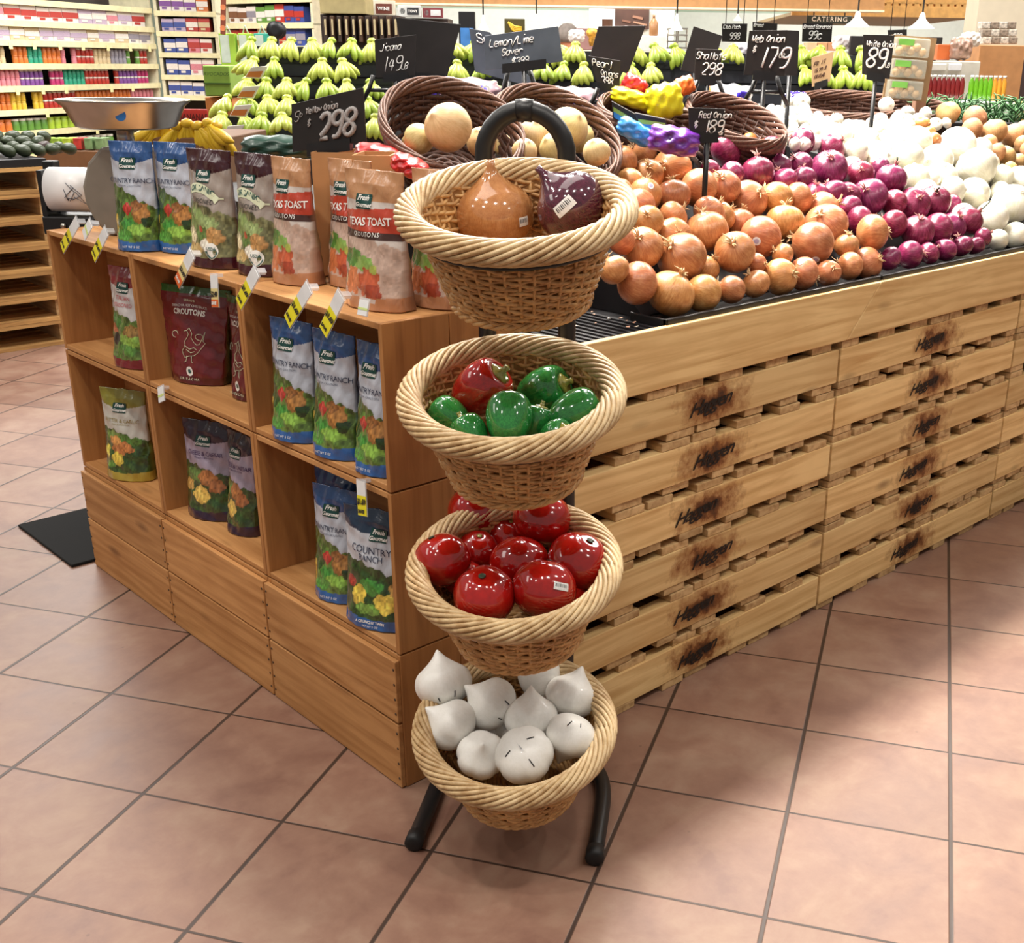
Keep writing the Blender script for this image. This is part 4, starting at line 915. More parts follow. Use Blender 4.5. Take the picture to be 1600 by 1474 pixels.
ROOTS = [(700, 199, 38, 2.62, 'largest round tan root, topmost in the left dark basket'), (655, 217, 24, 2.66, 'tan root at the left edge of the left dark basket'), (752, 222, 24, 2.72, 'tan root right of the largest one, beside the black arch'),
         (640, 222, 12, 2.74, 'small tan root peeping out at the far left of the dark basket'), (838, 215, 30, 2.86, 'tan root framed by the black arch'), (888, 200, 32, 2.92, 'tan root right behind the top of the black arch'), (868, 232, 26, 2.78, 'tan root under the black arch, just over the wicker rim'),
         (783, 226, 18, 2.86, 'tan root at the left foot of the black arch'), (905, 215, 24, 3.02, 'tan root at the right of the arch, partly hidden'), (932, 238, 22, 2.72, 'pale yellow root right of the arch, next to the yellow onions'), (820, 236, 20, 2.72, 'tan root low inside the black arch')]
for u, v, r, d, lab in ROOTS:
    p = at(u, v, d); R_ = r * depth(p) / FPX; e, ax = view_rot(p, rr.uniform(-1, 1), .6)
    o = inst('tan_root', OM['j'][rr.randrange(4)], p, e, R_, label=lab, cat='root vegetable')
    MB().lathe([(.01, .86), (.10, .90), (.06, .97), (.01, .98)], 8, mod=lambda a, z: 1 + .3 * math.sin(a * 3)).build('root_stub', M['pap'], o)

# ---- generic lumpy package: pixel box -> real rounded bag
def lump_bag(name, u0, v0, u1, v1, d, dep, mts, label, cat, group=None, lumps=.06, zones=None, yaw=0, roll=0, seed=1):
    a, b = at(u0, v1, d), at(u1, v0, d); c = at((u0 + u1) / 2, (v0 + v1) / 2, d); W_ = abs((b - a).to_2d().length) / 2; H_ = abs(b.z - a.z) / 2
    r = random.Random(seed); mb = MB(); nu, nv = 36, 28; ph = [r.uniform(0, 6) for _ in range(9)]; vs = []
    def ck(x, z, q): return lumps * (.8 * math.sin(x * 4 + z * 3 + ph[0] + q) * math.sin(z * 5 + ph[1]) + .55 * math.sin(x * 9 - z * 7 + ph[2] + q) + .35 * math.sin(x * 19 + z * 13 + ph[3]) * math.sin(z * 17 + ph[4]))
    for side in (-1, 1):
        for j in range(nv + 1):
            for i in range(nu + 1):
                x, z = 2 * i / nu - 1, 2 * j / nv - 1
                th = max(0, (1 - abs(x) ** 3.2)) ** .5 * max(0, (1 - abs(z) ** 3.2)) ** .5
                ed = 1 - .10 * (abs(z) ** 3) * (1 - abs(x)) + .03 * math.sin(z * 11 + ph[5]) * abs(x) ** 4; eh = 1 - .16 * (abs(x) ** 3) + .05 * math.sin(x * 9 + ph[6]) * abs(z) ** 4
                vs.append((W_ * x * ed * (1 - .12 * abs(z) ** 4), side * (dep * th * (1 + 1.0 * ck(x, z, side)) + .0008), H_ * z * eh))
    N_ = (nu + 1) * (nv + 1); ix = lambda i, j, s_: s_ * N_ + j * (nu + 1) + i
    fs = [(ix(i, j, 0), ix(i + 1, j, 0), ix(i + 1, j + 1, 0), ix(i, j + 1, 0)) for j in range(nv) for i in range(nu)] + [(ix(i, j, 1), ix(i, j + 1, 1), ix(i + 1, j + 1, 1), ix(i + 1, j, 1)) for j in range(nv) for i in range(nu)]
    for j in range(nv): fs += [(ix(0, j, 0), ix(0, j + 1, 0), ix(0, j + 1, 1), ix(0, j, 1)), (ix(nu, j, 0), ix(nu, j, 1), ix(nu, j + 1, 1), ix(nu, j + 1, 0))]
    for i in range(nu): fs += [(ix(i, 0, 0), ix(i, 0, 1), ix(i + 1, 0, 1), ix(i + 1, 0, 0)), (ix(i, nv, 0), ix(i + 1, nv, 0), ix(i + 1, nv, 1), ix(i, nv, 1))]
    mb.add(vs, fs)
    if zones: mb.mi = [zones(((vs[f[0]][0] + vs[f[2]][0]) / 2) / W_, ((vs[f[0]][2] + vs[f[2]][2]) / 2) / H_) for f in mb.f]
    o = mb.build(name, mts, loc=c, label=label, cat=cat, group=group); o.rotation_euler = (0, roll, BGROT + yaw); return o, W_, H_
NETP = plain('purple_net', '6a2a9a', .35, coat=.3, var=.45, nscale=40); MAUVE = plain('clear_mauve_bag', 'a98a94', .2, coat=.5, var=.3, nscale=30); PURP = plain('purple_label_film', '35229a', .25, coat=.4); YFILM = plain('yellow_film', 'e8dc1e', .25, coat=.4, var=.2)
RFILM = plain('red_net', 'c01f22', .3, coat=.3, var=.35, nscale=60); OFILM = plain('orange_film', 'd9682a', .3, var=.25); BFILM = plain('blue_film', '2f7fc4', .25, coat=.4); GFILM = plain('lime_film', '8fae4a', .3); WFILM = plain('pale_film', 'd8d4dc', .2, coat=.4)
def bagtext(o, s, x, y, z, size, mt, shear=.2, spacing=1): vs, fs = text_mb(s, size, shear=shear, spacing=spacing, bold=.001); MB().add([(a + x, -z, b + y) for a, b, c in vs], fs).build('label_lettering', mt, o, smooth=False)
o, W_, H_ = lump_bag('potato_bag', 648, 122, 782, 182, 3.5, .07, [MAUVE, PURP], 'clear mauve bag of potatoes with purple labels behind the left dark basket', 'bag', zones=lambda x, z: 1 if (-.85 < x < -.32 and -.5 < z < .75) or (-.05 < x < .7 and .05 < z < .62) else 0)
bagtext(o, 'XNKSO', .045, .022, .076, .032, PRINT['w']); bagtext(o, 'O', -.085, .025, .072, .030, PRINT['w']); bagtext(o, 'd', -.070, -.005, .072, .030, PRINT['w'])
o, W_, H_ = lump_bag('potato_bag', 842, 136, 935, 186, 3.6, .07, [MAUVE, PURP, WFILM], 'mauve potato bag with a purple and white swirl, behind the arch', 'bag', seed=3, zones=lambda x, z: 1 if (-.55 < x < .2 and .0 < z < .6 and math.sin(x * 9 + z * 6) > -.3) else (2 if (-.7 < x < .35 and -.2 < z < .7) else 0))
o, W_, H_ = lump_bag('potato_bag', 1098, 132, 1176, 186, 3.9, .06, [WFILM, PURP, OFILM], 'clear pale bag with a purple patch left of the web onion sign', 'bag', seed=4, zones=lambda x, z: 1 if (.25 < x < .8 and -.2 < z < .6) else (2 if x < -.75 else 0))
o, W_, H_ = lump_bag('potato_bag', 1224, 143, 1262, 172, 4.5, .05, [PURP, WFILM], 'purple bag just visible behind the garlic heap', 'bag', seed=5)
lump_bag('snack_bag', 970, 118, 1012, 152, 3.45, .03, [RFILM], 'small red bag in the dark basket of colourful bags', 'bag', seed=6, roll=.5)
lump_bag('snack_bag', 953, 140, 1022, 168, 3.35, .03, [YFILM], 'small yellow bag lying left in the dark basket of colourful bags', 'bag', seed=7, roll=.25)
lump_bag('snack_bag', 1008, 130, 1068, 186, 3.30, .035, [YFILM], 'yellow speckled bag standing in the dark basket of colourful bags', 'bag', seed=8, roll=-.2)
lump_bag('snack_bag', 1050, 120, 1086, 150, 3.5, .03, [OFILM, YFILM], 'orange bag at the right of the colourful bags', 'bag', seed=9, roll=-.4)
lump_bag('onion_net', 1012, 198, 1094, 242, 2.95, .05, [NETP], 'purple net bag lying behind the heap of yellow onions', 'net bag', seed=10, lumps=.12, roll=.18)
def flat_box(name, pts, d, dep, mt, label, cat, **k):
    F_ = [at(u, v, d) for u, v in pts]; off = Vector((FW[0], FW[1], 0)) * dep
    return MB().hexa([Vector(p) for p in F_] + [p + off for p in F_]).build(name, mt, smooth=False, bevel=.002, label=label, cat=cat, **k)
for pts, lab, d in [([(956, 158), (1000, 182), (996, 205), (957, 184)], 'black and green net pouch at the left, above the purple net bag', 3.15), ([(992, 176), (1040, 186), (1044, 204), (1000, 204)], 'black and green net pouch at the right, above the purple net bag', 3.1)]:
    o = flat_box('produce_pouch', pts, d, .03, M['board'], lab, 'pouch')
    q = lambda a, b: [at(u, v, d - .004) for u, v in [(pts[0][0] * (1 - s) + pts[3][0] * s + 2, pts[0][1] * (1 - s) + pts[3][1] * s + 0) for s in (a, b)] + [(pts[1][0] * (1 - s) + pts[2][0] * s - 2, pts[1][1] * (1 - s) + pts[2][1] * s) for s in (b, a)]]
    MB().add(q(.35, .62), [(0, 1, 2, 3)]).build('green_band', GFILM, o, smooth=False); MB().add(q(.62, .98), [(0, 1, 2, 3)]).build('blue_band', BFILM, o, smooth=False)
lump_bag('blue_bag', 962, 190, 1022, 222, 3.05, .03, [BFILM], 'bright blue bag lying left of the purple net bag', 'bag', seed=12, roll=.5)
# kraft trays with red netted onions behind the toast crouton bags
for u0, v0, u1, v1, d, lab in [(498, 236, 570, 262, 2.60, 'open kraft paper tray behind the orange crouton bags, left one'), (560, 240, 618, 262, 2.50, 'open kraft paper tray behind the orange crouton bags, right one')]:
    a, b = at(u0, v1, d), at(u1, v0, d); c = (a + b) / 2; W_ = (b - a).to_2d().length / 2; H_ = max(.05, (b.z - a.z) / 2); o = empty('kraft_tray', (c.x, c.y, 1.1005 if c.x > .33 else 1.0085), (0, 0, BGROT), label=lab, cat='tray'); Hh = b.z - (1.1005 if c.x > .33 else 1.0085)
    MB().box(-W_, -.06, 0, W_, .06, .004).build('base', M['kraft'], o, smooth=False)
    for q in ((-W_, -.06, .004, W_, -.056, Hh), (-W_, .056, .004, W_, .06, Hh), (-W_, -.056, .004, -W_ + .004, .056, Hh), (W_ - .004, -.056, .004, W_, .056, Hh)): MB().box(*q).build('side', M['kraft'], o, smooth=False)
lump_bag('onion_net', 556, 226, 640, 262, 2.62, .06, [RFILM], 'red net of onions in the kraft trays behind the crouton bags', 'net bag', seed=14, lumps=.10, roll=.15)
lump_bag('onion_net', 612, 244, 668, 276, 2.42, .05, [RFILM], 'red net hanging down beside the topmost wicker basket', 'net bag', seed=15, lumps=.10, roll=.4)
lump_bag('onion_net', 380, 212, 500, 250, 2.75, .05, [plain('dark_green_bag', '12382c', .35, coat=.3)], 'dark green bag lying behind the maroon topped crouton bags', 'bag', seed=16)

# ================================================================== CHALK SIGNS
def sign(corners, d, label, lines=(), mt='board', chalk='chalk', holder=True, thick=.004, name='chalkboard_sign', wd=1.0, dz=(0, 0, 0, 0), hang=False):
    """corners tl,tr,br,bl in the picture; the board is a real flat slab at distance d"""
    P = [at(u, v, d + z) for (u, v), z in zip(corners, dz)]
    c = sum(P, Vector()) / 4; n = ((P[1] - P[0]).cross(P[3] - P[0])).normalized(); 
    if n.dot(Vector(CW) - c) < 0: n = -n
    o = empty(name, c, label=label, cat='sign'); L = [p - c for p in P]
    MB().hexa(L + [p - n * thick for p in L]).build('board', M[mt], o, smooth=False, bevel=.0008)
    W_ = (P[1] - P[0]).length; H_ = (P[0] - P[3]).length
    def pl(x, y):       # x,y in metres from the top-left corner of the board
        s, t = x / W_, y / H_; return (L[0] * (1 - s) + L[1] * s) * (1 - t) + (L[3] * (1 - s) + L[2] * s) * t + n * .0012
    for (txt, x, y, h, w_) in lines:
        mb = MB(); scribble(mb, txt, 0, 0, h * H_, w_ * wd, plane=lambda a, b, x=x, y=y: pl(x * W_ + a, y * H_ - b)); mb.build('chalk_lettering', M[chalk], o)
    if holder:
        m0 = (L[3] + L[2]) / 2; up = (L[0] - L[3]).normalized(); rt = (L[2] - L[3]).normalized()
        MB().hexa([m0 + rt * s * W_ * .3 + up * t + n * .003 for s, t in ((-1, .012), (1, .012), (1, -.014), (-1, -.014))] + [m0 + rt * s * W_ * .3 + up * t - n * .010 for s, t in ((-1, .012), (1, .012), (1, -.014), (-1, -.014))]).build('clip_holder', M['blackplastic'], o, smooth=False)
        MB().tube([m0 - n * .004, m0 - n * .004 - Vector((0, 0, (m0.z + c.z) - (.914 if (c.y > 1.28 or c.x > 3.3) else 1.06)))], .007, 8).build('post', M['blackplastic'], o)
    elif hang:
        for s in (.15, .85): a = L[0].lerp(L[1], s); MB().tube([a, a + Vector((0, 0, 3.5 - c.z - a.z))], .002, 6).build('wire', M['blackplastic'], o)
    else:
        m0 = (L[3] + L[2]) / 2; MB().tube([m0 - n * .006, Vector((m0.x, m0.y, (.914 if (c.y > 1.28 or c.x > 3.3) else 1.06) - c.z))], .007, 8).build('post', M['blackplastic'], o)
    return o
sign([(455, 163), (567, 137), (572, 221), (457, 238)], 2.55, 'black chalk sign for yellow onions priced 2.98, behind the crouton bags', [('Yellow Onion', .20, .27, .12, .0045), ('5', .04, .38, .20, .0035), ('lb', .10, .30, .10, .002), ('$', .22, .52, .13, .003), ('298', .36, .82, .48, .016)], chalk='chalkgrey', dz=(.05, 0, 0, .05))
sign([(585, 62), (650, 54), (648, 118), (588, 122)], 3.9, 'small dark chalk sign for jicama priced 1.49 at the left of the blank board', [('Jicama', .12, .32, .17, .004), ('149', .16, .84, .36, .005), ('LB', .64, .82, .16, .004)])
sign([(618, 27), (720, 38), (698, 122), (636, 118)], 4.1, 'large blank black board tilted back, left of the lemon saver sign', mt='board')
sign([(733, 44), (765, 50), (845, 140), (742, 112)], 3.75, 'dark grey board mostly hidden behind the lemon saver sign', [('Su', .18, .28, .2, .006), ('$', .32, .55, .2, .006)], mt='slate', holder=False)
sign([(757, 56), (872, 41), (880, 96), (758, 110)], 3.5, 'grey chalk sign for the lemon lime saver priced 3.99', [('Lemon/Lime', .06, .35, .22, .0045), ('Saver', .22, .64, .20, .0045), ('$399', .34, .94, .20, .004)], mt='slate')
sign([(935, 41), (1009, 40), (981, 116), (921, 90)], 3.75, 'blank black board behind the small pearl onion sign', holder=False)
sign([(919, 87), (969, 95), (968, 140), (934, 134)], 3.45, 'small black chalk sign for pearl onions in the middle of the display', [('Pearl', .05, .32, .24, .004), ('Onions', .28, .60, .20, .0035), ('398', .22, .92, .28, .005)])
sign([(1084, 41), (1129, 56), (1110, 118), (1063, 110)], 3.95, 'blank black board behind the shallots sign', holder=False)
sign([(1087, 76), (1128, 78), (1126, 126), (1085, 125)], 3.7, 'small black chalk sign for shallots priced 2.98', [('Shallots', .03, .32, .22, .0045), ('298', .22, .82, .38, .007)])
sign([(1075, 168), (1133, 170), (1132, 213), (1078, 215)], 2.95, 'small black chalk sign for red onions priced 1.89', [('Red Onion', .28, .34, .22, .0035), ('$', .14, .66, .2, .004), ('189', .40, .86, .44, .006), ('LB', .84, .94, .1, .003)])
sign([(1171, 48), (1231, 47), (1226, 119), (1162, 117)], 3.7, 'black chalk sign for web onions priced 1.79', [('Web Onion', .08, .26, .15, .005), ('$', .14, .48, .13, .004), ('179', .30, .82, .44, .010), ('LB', .82, .60, .1, .004)])
sign([(1228, 47), (1249, 48), (1246, 119), (1222, 117)], 3.8, 'blank black board right behind the web onion sign', holder=False)
sign([(1349, 54), (1398, 55), (1390, 124), (1347, 116)], 4.0, 'black chalk sign for white onions priced 89 cents', [('White Onion', .10, .28, .13, .0045), ('89', .12, .78, .46, .011), ('c', .78, .45, .13, .004), ('LB', .78, .74, .11, .004)])
sign([(1128, 37), (1168, 37), (1166, 66), (1128, 65)], 6.2, 'small black hanging price sign left of the web onion sign', [('Club Pack', .05, .28, .2, .005), ('998', .3, .85, .34, .008)], holder=False, hang=True)
sign([(1176, 34), (1215, 37), (1214, 50), (1176, 48)], 6.0, 'small black sign peeping over the web onion sign', [('Bread', .05, .5, .35, .006)], holder=False, hang=True)
sign([(1254, 36), (1301, 36), (1299, 66), (1253, 65)], 6.4, 'black chalk sign priced 99 cents under the catering letters', [('Bread Bananas', .03, .30, .2, .006), ('99c', .2, .85, .42, .009)], holder=False, hang=True)
sign([(1387, 47), (1417, 46), (1417, 62), (1388, 64)], 6.6, 'tiny black price sign above the white onion sign', [('598', .25, .85, .45, .007)], holder=False, hang=True)
M['kraftboard'] = plain('kraft_card', 'c9a77c', .7); M['brownink'] = plain('brown_ink', '5c4030', .7)
sign([(1268, 90), (1303, 80), (1297, 127), (1269, 136)], 4.9, 'small kraft coloured card sign in front of the bananas', [('FRUIT', .1, .32, .14, .004), ('IS YOUR', .1, .54, .12, .004), ('FRIEND', .1, .76, .12, .004)], mt='kraftboard', chalk='brownink', name='card_sign')
# black stand under the lemon saver sign and the web onion sign
for u, v0, v1, d, lab in [(812, 108, 166, 3.52, 'black wire sign stand with two legs under the lemon saver sign'), (1195, 118, 165, 3.72, 'black sign stand under the web onion sign'), (600, 118, 160, 3.92, 'black sign stand under the jicama sign'), (950, 138, 178, 3.47, 'black sign stand under the pearl onion sign'), (1105, 124, 165, 3.72, 'black sign stand under the shallots sign')]:
    a, b = at(u, v0, d), at(u, v1, d); o = empty('sign_stand', b, label=lab, cat='sign stand'); h = a.z - b.z; X_ = Vector((RT[0], RT[1], 0))
    for s in (-1, 1): MB().tube([X_ * .03 * s + Vector((0, 0, h)), X_ * .045 * s + Vector((0, 0, h * .5)), X_ * .07 * s], .007, 8).build('leg', M['blackplastic'], o)
    MB().tube([X_ * -.05 + Vector((0, 0, h * .45)), X_ * .05 + Vector((0, 0, h * .45))], .006, 8).build('crossbar', M['blackplastic'], o)
# ================================================================== BEYOND THE DISPLAY
def rz(u, v, d): p = at(u, v, d); q = np.array(p)[:2] - CW[:2]; return float(q @ RT), p.z
def bgE(name, u, d, z, **k):
    r, _ = rz(u, 90, d); return empty(name, fr(r, d, z), (0, 0, BGROT), **k), r
def solid(name, u0, v0, u1, v1, d, dep, mt, label=None, cat=None, smooth=False, bevel=.004, base=None, **k):
    """upright block: front face seen at that place, real depth behind it"""
    r0, z1 = rz(u0, v0, d); r1, z0 = rz(u1, v1, d)
    if base is not None: z0 = base
    o = MB().box(r0 - (r0 + r1) / 2, 0, 0, r1 - (r0 + r1) / 2, dep, z1 - z0).build(name, mt, smooth=smooth, bevel=bevel, label=label, cat=cat, **k)
    o.location = fr((r0 + r1) / 2, d, z0); o.rotation_euler = (0, 0, BGROT); return o
C_ = lambda n, c, **k: plain(n, c, **k)
# ---- walls and ceiling edge
WALLG = C_('sage_wall_paint', 'b4c6b4', rough=.8, var=.03); WALLW = C_('white_wall_tile', 'e3ebe4', rough=.4, var=.03); CREAM = C_('cream_wall_paint', 'e2d6bc', rough=.8, var=.03); TAN = C_('tan_wall_panel', '9c8764', rough=.7)
def wallbox(name, r0, r1, d0, d1, z0, z1, mt): 
    o = MB().box(r0, d0, z0, r1, d1, z1).build(name, mt, smooth=False, kind='structure'); o.location = fr(0, 0, 0); o.rotation_euler = (0, 0, BGROT); return o
wallbox('wall_back', -12, 5.2, 17, 17.2, 0, 4.2, WALLG); wallbox('trim_1', -3.5, 5.2, 16.9, 17, 0, 2.10, WALLW)
wallbox('wall_left', -12.2, -12, -4, 17.2, 0, 4.2, CREAM); wallbox('wall_right', 9.4, 9.6, -6, 17.2, 0, 4.2, CREAM)
wallbox('wall_alcove', 5.2, 9.4, 15.6, 15.8, 0, 4.2, TAN)
# wooden beam across the deli opening and the slatted canopy
BEAM = wood('varnished_beam', 'b98a58', '8f6238', 0, knots=False)
wallbox('trim_2', -2.3, 2.4, 11.0, 11.2, rz(800, 7, 11)[1], 2.75, C_('brown_beam', 'a97c4e', rough=.6)); wallbox('trim_3', -2.3, 2.4, 10.98, 11.2, rz(800, 10, 11)[1], rz(800, 7, 11)[1], C_('pale_beam_edge', 'e6d9b8', rough=.6))
cz, r0 = rz(1240, 24, 12)[1], rz(1238, 10, 12)[0]; r1 = rz(1528, 10, 12)[0]
cn_ = empty('slatted_canopy', fr((r0 + r1) / 2, 12, cz), (0, 0, BGROT), label='slatted tan wood canopy above the catering counter', cat='canopy'); hw_ = (r1 - r0) / 2
CAN = C_('honey_wood_canopy', 'c99c58', rough=.5, var=.15)
MB().box(-hw_, 0, .0, hw_, .08, .10).build('front_rail', CAN, cn_, smooth=False); MB().box(-hw_, 0, .12, hw_, .08, .17).build('upper_rail', CAN, cn_, smooth=False); MB().box(-hw_, .06, .0, hw_, 2.8, .03).build('soffit', TAN, cn_, smooth=False)
for k in range(26): x = -hw_ + .05 + k * (2 * hw_ - .1) / 25; MB().box(x - .022, .0, .10, x + .022, 1.4, .13).build('slat', CAN, cn_, smooth=False)
for s in (-1, 1): MB().tube([(s * hw_ * .8, .1, .17), (s * hw_ * .8, .1, 3.5 - cz)], .012, 8).build('hanger', M['blackplastic'], cn_)
# catering sign band
o = solid('catering_sign', 1262, 24, 1330, 37, 11.8, .05, C_('dark_teal_board', '27332f', rough=.6), 'dark board with white raised capital letters under the wood canopy', 'sign')
a = solid_r = rz(1262, 24, 11.8); b = rz(1330, 37, 11.8); hh = a[1] - b[1]
vs, fs = text_mb('CATERING', hh * .85, spacing=1.25, bold=.001); MB().add([(x * (b[0] - a[0]) / (hh * 6.0), -.004, y + hh * .5) for x, y, z in vs], fs).build('lettering', PRINT['w'], o, smooth=False, label='white letters')
for q in (-.35, .35): MB().tube([(q * (b[0] - a[0]), .025, hh), (q * (b[0] - a[0]), .025, 3.5 - b[1])], .006, 6).build('hanger', M['blackplastic'], o)
# pendant lamps
LAMP = NT('glowing_opal_shade'); LAMP.base(srgb('fffaf0')); LAMP.b.inputs['Emission Color'].default_value = (1, .96, .9, 1); LAMP.set(Emission_Strength=1.6); LAMP = LAMP.m
for u, vt, vb, d, hw2, lab in [(1341, 18, 42, 8.5, 17, 'left one of two white cone pendant lamps in front of the canopy'), (1442, 20, 45, 8.6, 17, 'right one of two white cone pendant lamps in front of the canopy'), (755, 24, 46, 9.5, 9, 'white cone pendant lamp left of the grey lemon sign'), (1058, 22, 48, 9.5, 9, 'small white pendant lamp above the deli counter'), (1153, 22, 32, 10.2, 6, 'tiny white pendant lamp at the far right of the deli'), (838, 22, 32, 10.2, 6, 'tiny white pendant lamp near the banana picture')]:
    r, zt_ = rz(u, vt, d); _, zb_ = rz(u, vb, d); R_ = abs(rz(u + hw2, vb, d)[0] - r); h = zt_ - zb_
    o = empty('pendant_lamp', fr(r, d, zb_), label=lab, cat='lamp')
    MB().lathe([(R_, 0), (R_ * .98, h * .06), (R_ * .55, h * .35), (R_ * .26, h * .62), (R_ * .2, h * .9), (R_ * .08, h), (.01, h * 1.02)], 24).build('shade', LAMP, o); MB().tube([(0, 0, h), (0, 0, 3.5 - zb_)], .006, 6).build('cord', M['blackplastic'], o)
ceil = MB().box(-12, -4, 3.62, 9.4, 17.2, 3.7)
# ---- left grocery shelving
def gondola(name, A, B, vs_list, label, hgt=2.15, dep=.45):
    pa, pb = fr(*A), fr(*B); L = (pb - pa).length; yaw = math.atan2(pb.y - pa.y, pb.x - pa.x); g = empty(name, pa, (0, 0, yaw), label=label, cat='shelving')
    W1 = C_('cream_shelf_metal', 'd9d2b4', rough=.5); DK = C_('dark_shelf_back', '3a3430', rough=.8)
    MB().box(0, dep, 0, L, dep + .03, hgt).build('back_panel', DK, g, smooth=False); MB().box(0, -.02, 0, L, dep, .12).build('base', W1, g, smooth=False)
    zs = sorted(vs_list)
    for z in zs:
        MB().box(0, 0, z - .02, L, dep, z).build('shelf', W1, g, smooth=False); MB().box(0, -.012, z - .045, L, 0, z + .004).build('price_rail', C_('pale_yellow_rail', 'e6deb0', rough=.5), g, smooth=False)
    for x in (0, L - .03): MB().box(x, 0, 0, x + .03, dep, hgt).build('upright', W1, g, smooth=False)
    return g, L, yaw, zs
dA, dB = 10.0, 12.4
Ar, Br = rz(-40, 100, dA)[0], rz(246, 100, dB)[0]
zsL = [rz(0, v, 10.15)[1] for v in (-6, 30, 62, 100, 136, 174, 208, 246)]
gL, LL, yawL, zsL = gondola('grocery_shelving', (Ar, dA), (Br, dB), zsL, 'long tall cream shelving packed with jars and boxes at the far left')
Cr, Dr = rz(250, 100, 12.4)[0], rz(345, 100, 12.5)[0]
zsM = [rz(300, v, 12.4)[1] for v in (-14, 18, 50, 83, 118, 150)]
gM, LM, yawM, zsM = gondola('grocery_shelving', (Cr, 12.4), (Dr, 12.5), zsM, 'narrow cream shelving of red and white boxes next to the long one')
Er, Fr = rz(350, 40, 12.0)[0], rz(490, 40, 11.2)[0]
zsR = [rz(400, v, 11.8)[1] for v in (-2, 37, 72)]
gR, LR, yawR, zsR = gondola('grocery_shelving', (Er, 12.0), (Fr, 11.2), zsR, 'cream shelving behind the hanging green bags')
def item_mesh(kind, seed=0):
    mb = MB()
    if kind == 'jar': mb.lathe([(.036, 0), (.040, .008), (.040, .075), (.034, .085), (.034, .10)], 12)
    elif kind == 'box': mb.box(-.5, 0, 0, .5, 1, 1)
    return mb
JAR = {}; 
def jar(col_hex):
    if col_hex not in JAR:
        t = C_('jar_' + col_hex, col_hex, rough=.35); mb = MB().lathe([(.034, 0), (.039, .008), (.039, .072), (.033, .084), (.033, .088)], 12); JAR[col_hex] = (mb.mesh('jar', t), MB().lathe([(.035, .086), (.036, .09), (.036, .104), (.004, .105)], 12).mesh('lid', C_('lid_' + col_hex, 'e6e2d8' if col_hex[0] in '13579b' else col_hex, rough=.4)))
    return JAR[col_hex]
BXM = {}
def boxm(c1, c2):
    if (c1, c2) not in BXM:
        mb = MB().box(-.5, 0, 0, .5, 1, 1); mb.cur = 1; mb.box(-.5, -.02, .35, .5, 0, .72); mb.box(-.3, -.03, .15, .1, 0, .3); BXM[(c1, c2)] = mb.mesh('box', [C_('carton_' + c1, c1, rough=.5, var=.08), C_('carton_' + c2, c2, rough=.5)], False)
    return BXM[(c1, c2)]
CN = {'red': 'b03228', 'orange': 'cf7434', 'yellow': 'dcb83c', 'green': '5f8f3c', 'lime': 'a4c23c', 'teal': '2f9a7c', 'blue': '3a4c94', 'purple': '7c4a94', 'pink': 'd0808c', 'magenta': 'b4326c', 'beige': 'cdb892', 'white': 'e4dcd4', 'grey': '8d8894', 'brown': '7d5238', 'lilac': 'b8a4bc'}
ordn = ['lowest', 'second lowest', 'third lowest', 'fourth lowest', 'middle', 'fourth highest', 'third highest', 'second highest', 'top']
rs = random.Random(21); cnt = 0
rowsL = {0: ['green', 'red', 'green', 'beige'], 1: ['orange', 'green', 'lime', 'yellow', 'lime', 'red'], 2: ['orange', 'yellow', 'red', 'orange', 'orange', 'pink'], 3: ['yellow', 'pink', 'purple', 'magenta', 'teal', 'red', 'red', 'purple', 'magenta'], 4: ['blue', 'beige', 'orange', 'teal', 'orange', 'pink', 'red', 'beige', 'grey', 'green', 'red']}
rn = ['bottom visible shelf', 'second shelf up', 'third shelf up', 'middle shelf', 'shelf above the middle', 'upper shelf', 'higher shelf', 'topmost shelf']
def on_g(g0, yaw, x, y, z): c, s = math.cos(yaw), math.sin(yaw); return (g0.location.x + x * c - y * s, g0.location.y + x * s + y * c, z)
for ri, z in enumerate(zsL[:-1]):
    gap = zsL[ri + 1] - z
    if ri < 5:
        pal = rowsL[ri]; x = .06; n = 0
        while x < LL - .08:
            c = pal[min(len(pal) - 1, int(x / LL * len(pal)))]
            if rs.random() < .06: x += .09; continue
            me, lid = jar(CN[c]); k = min(1.0, gap * .36 / .105)
            for lv in range(2 if ri in (3, 4, 2) else 1):
                kk = k if ri in (3, 4, 2) else k * 1.6
                if cnt < 290:
                    o = inst('food_jar', me, on_g(gL, yawL, x, .06, z + .001 + lv * .105 * kk), (0, 0, 0), kk, label=f'{c} jar on the {rn[ri]} of the long far left shelving', cat='jar', group=f'{c} jars, {rn[ri]}, far left shelving'); cnt += 1
                    inst('lid', lid, parent=o)
            x += .088 * (k if ri in (3, 4, 2) else k * 1.6) + .004
    else:
        x = .08; pal = {5: [('white', 'grey'), ('white', 'lilac'), ('beige', 'white')], 6: [('white', 'pink'), ('lilac', 'white'), ('white', 'lilac'), ('white', 'red')], 7: [('white', 'red'), ('pink', 'white')]}[min(ri, 7)]
        while x < LL - .2:
            a_, b_ = rs.choice(pal); wd = rs.uniform(.16, .24); inst('grocery_pack', boxm(CN[a_], CN[b_]), on_g(gL, yawL, x + wd / 2, .03, z + .001), (0, 0, yawL), (wd - .008, .22, gap * rs.uniform(.68, .80)), label=f'{a_} pack with {b_} print on the {rn[ri]}, far left shelving', cat='grocery pack', group=f'{a_} and {b_} packs, {rn[ri]}'); x += wd
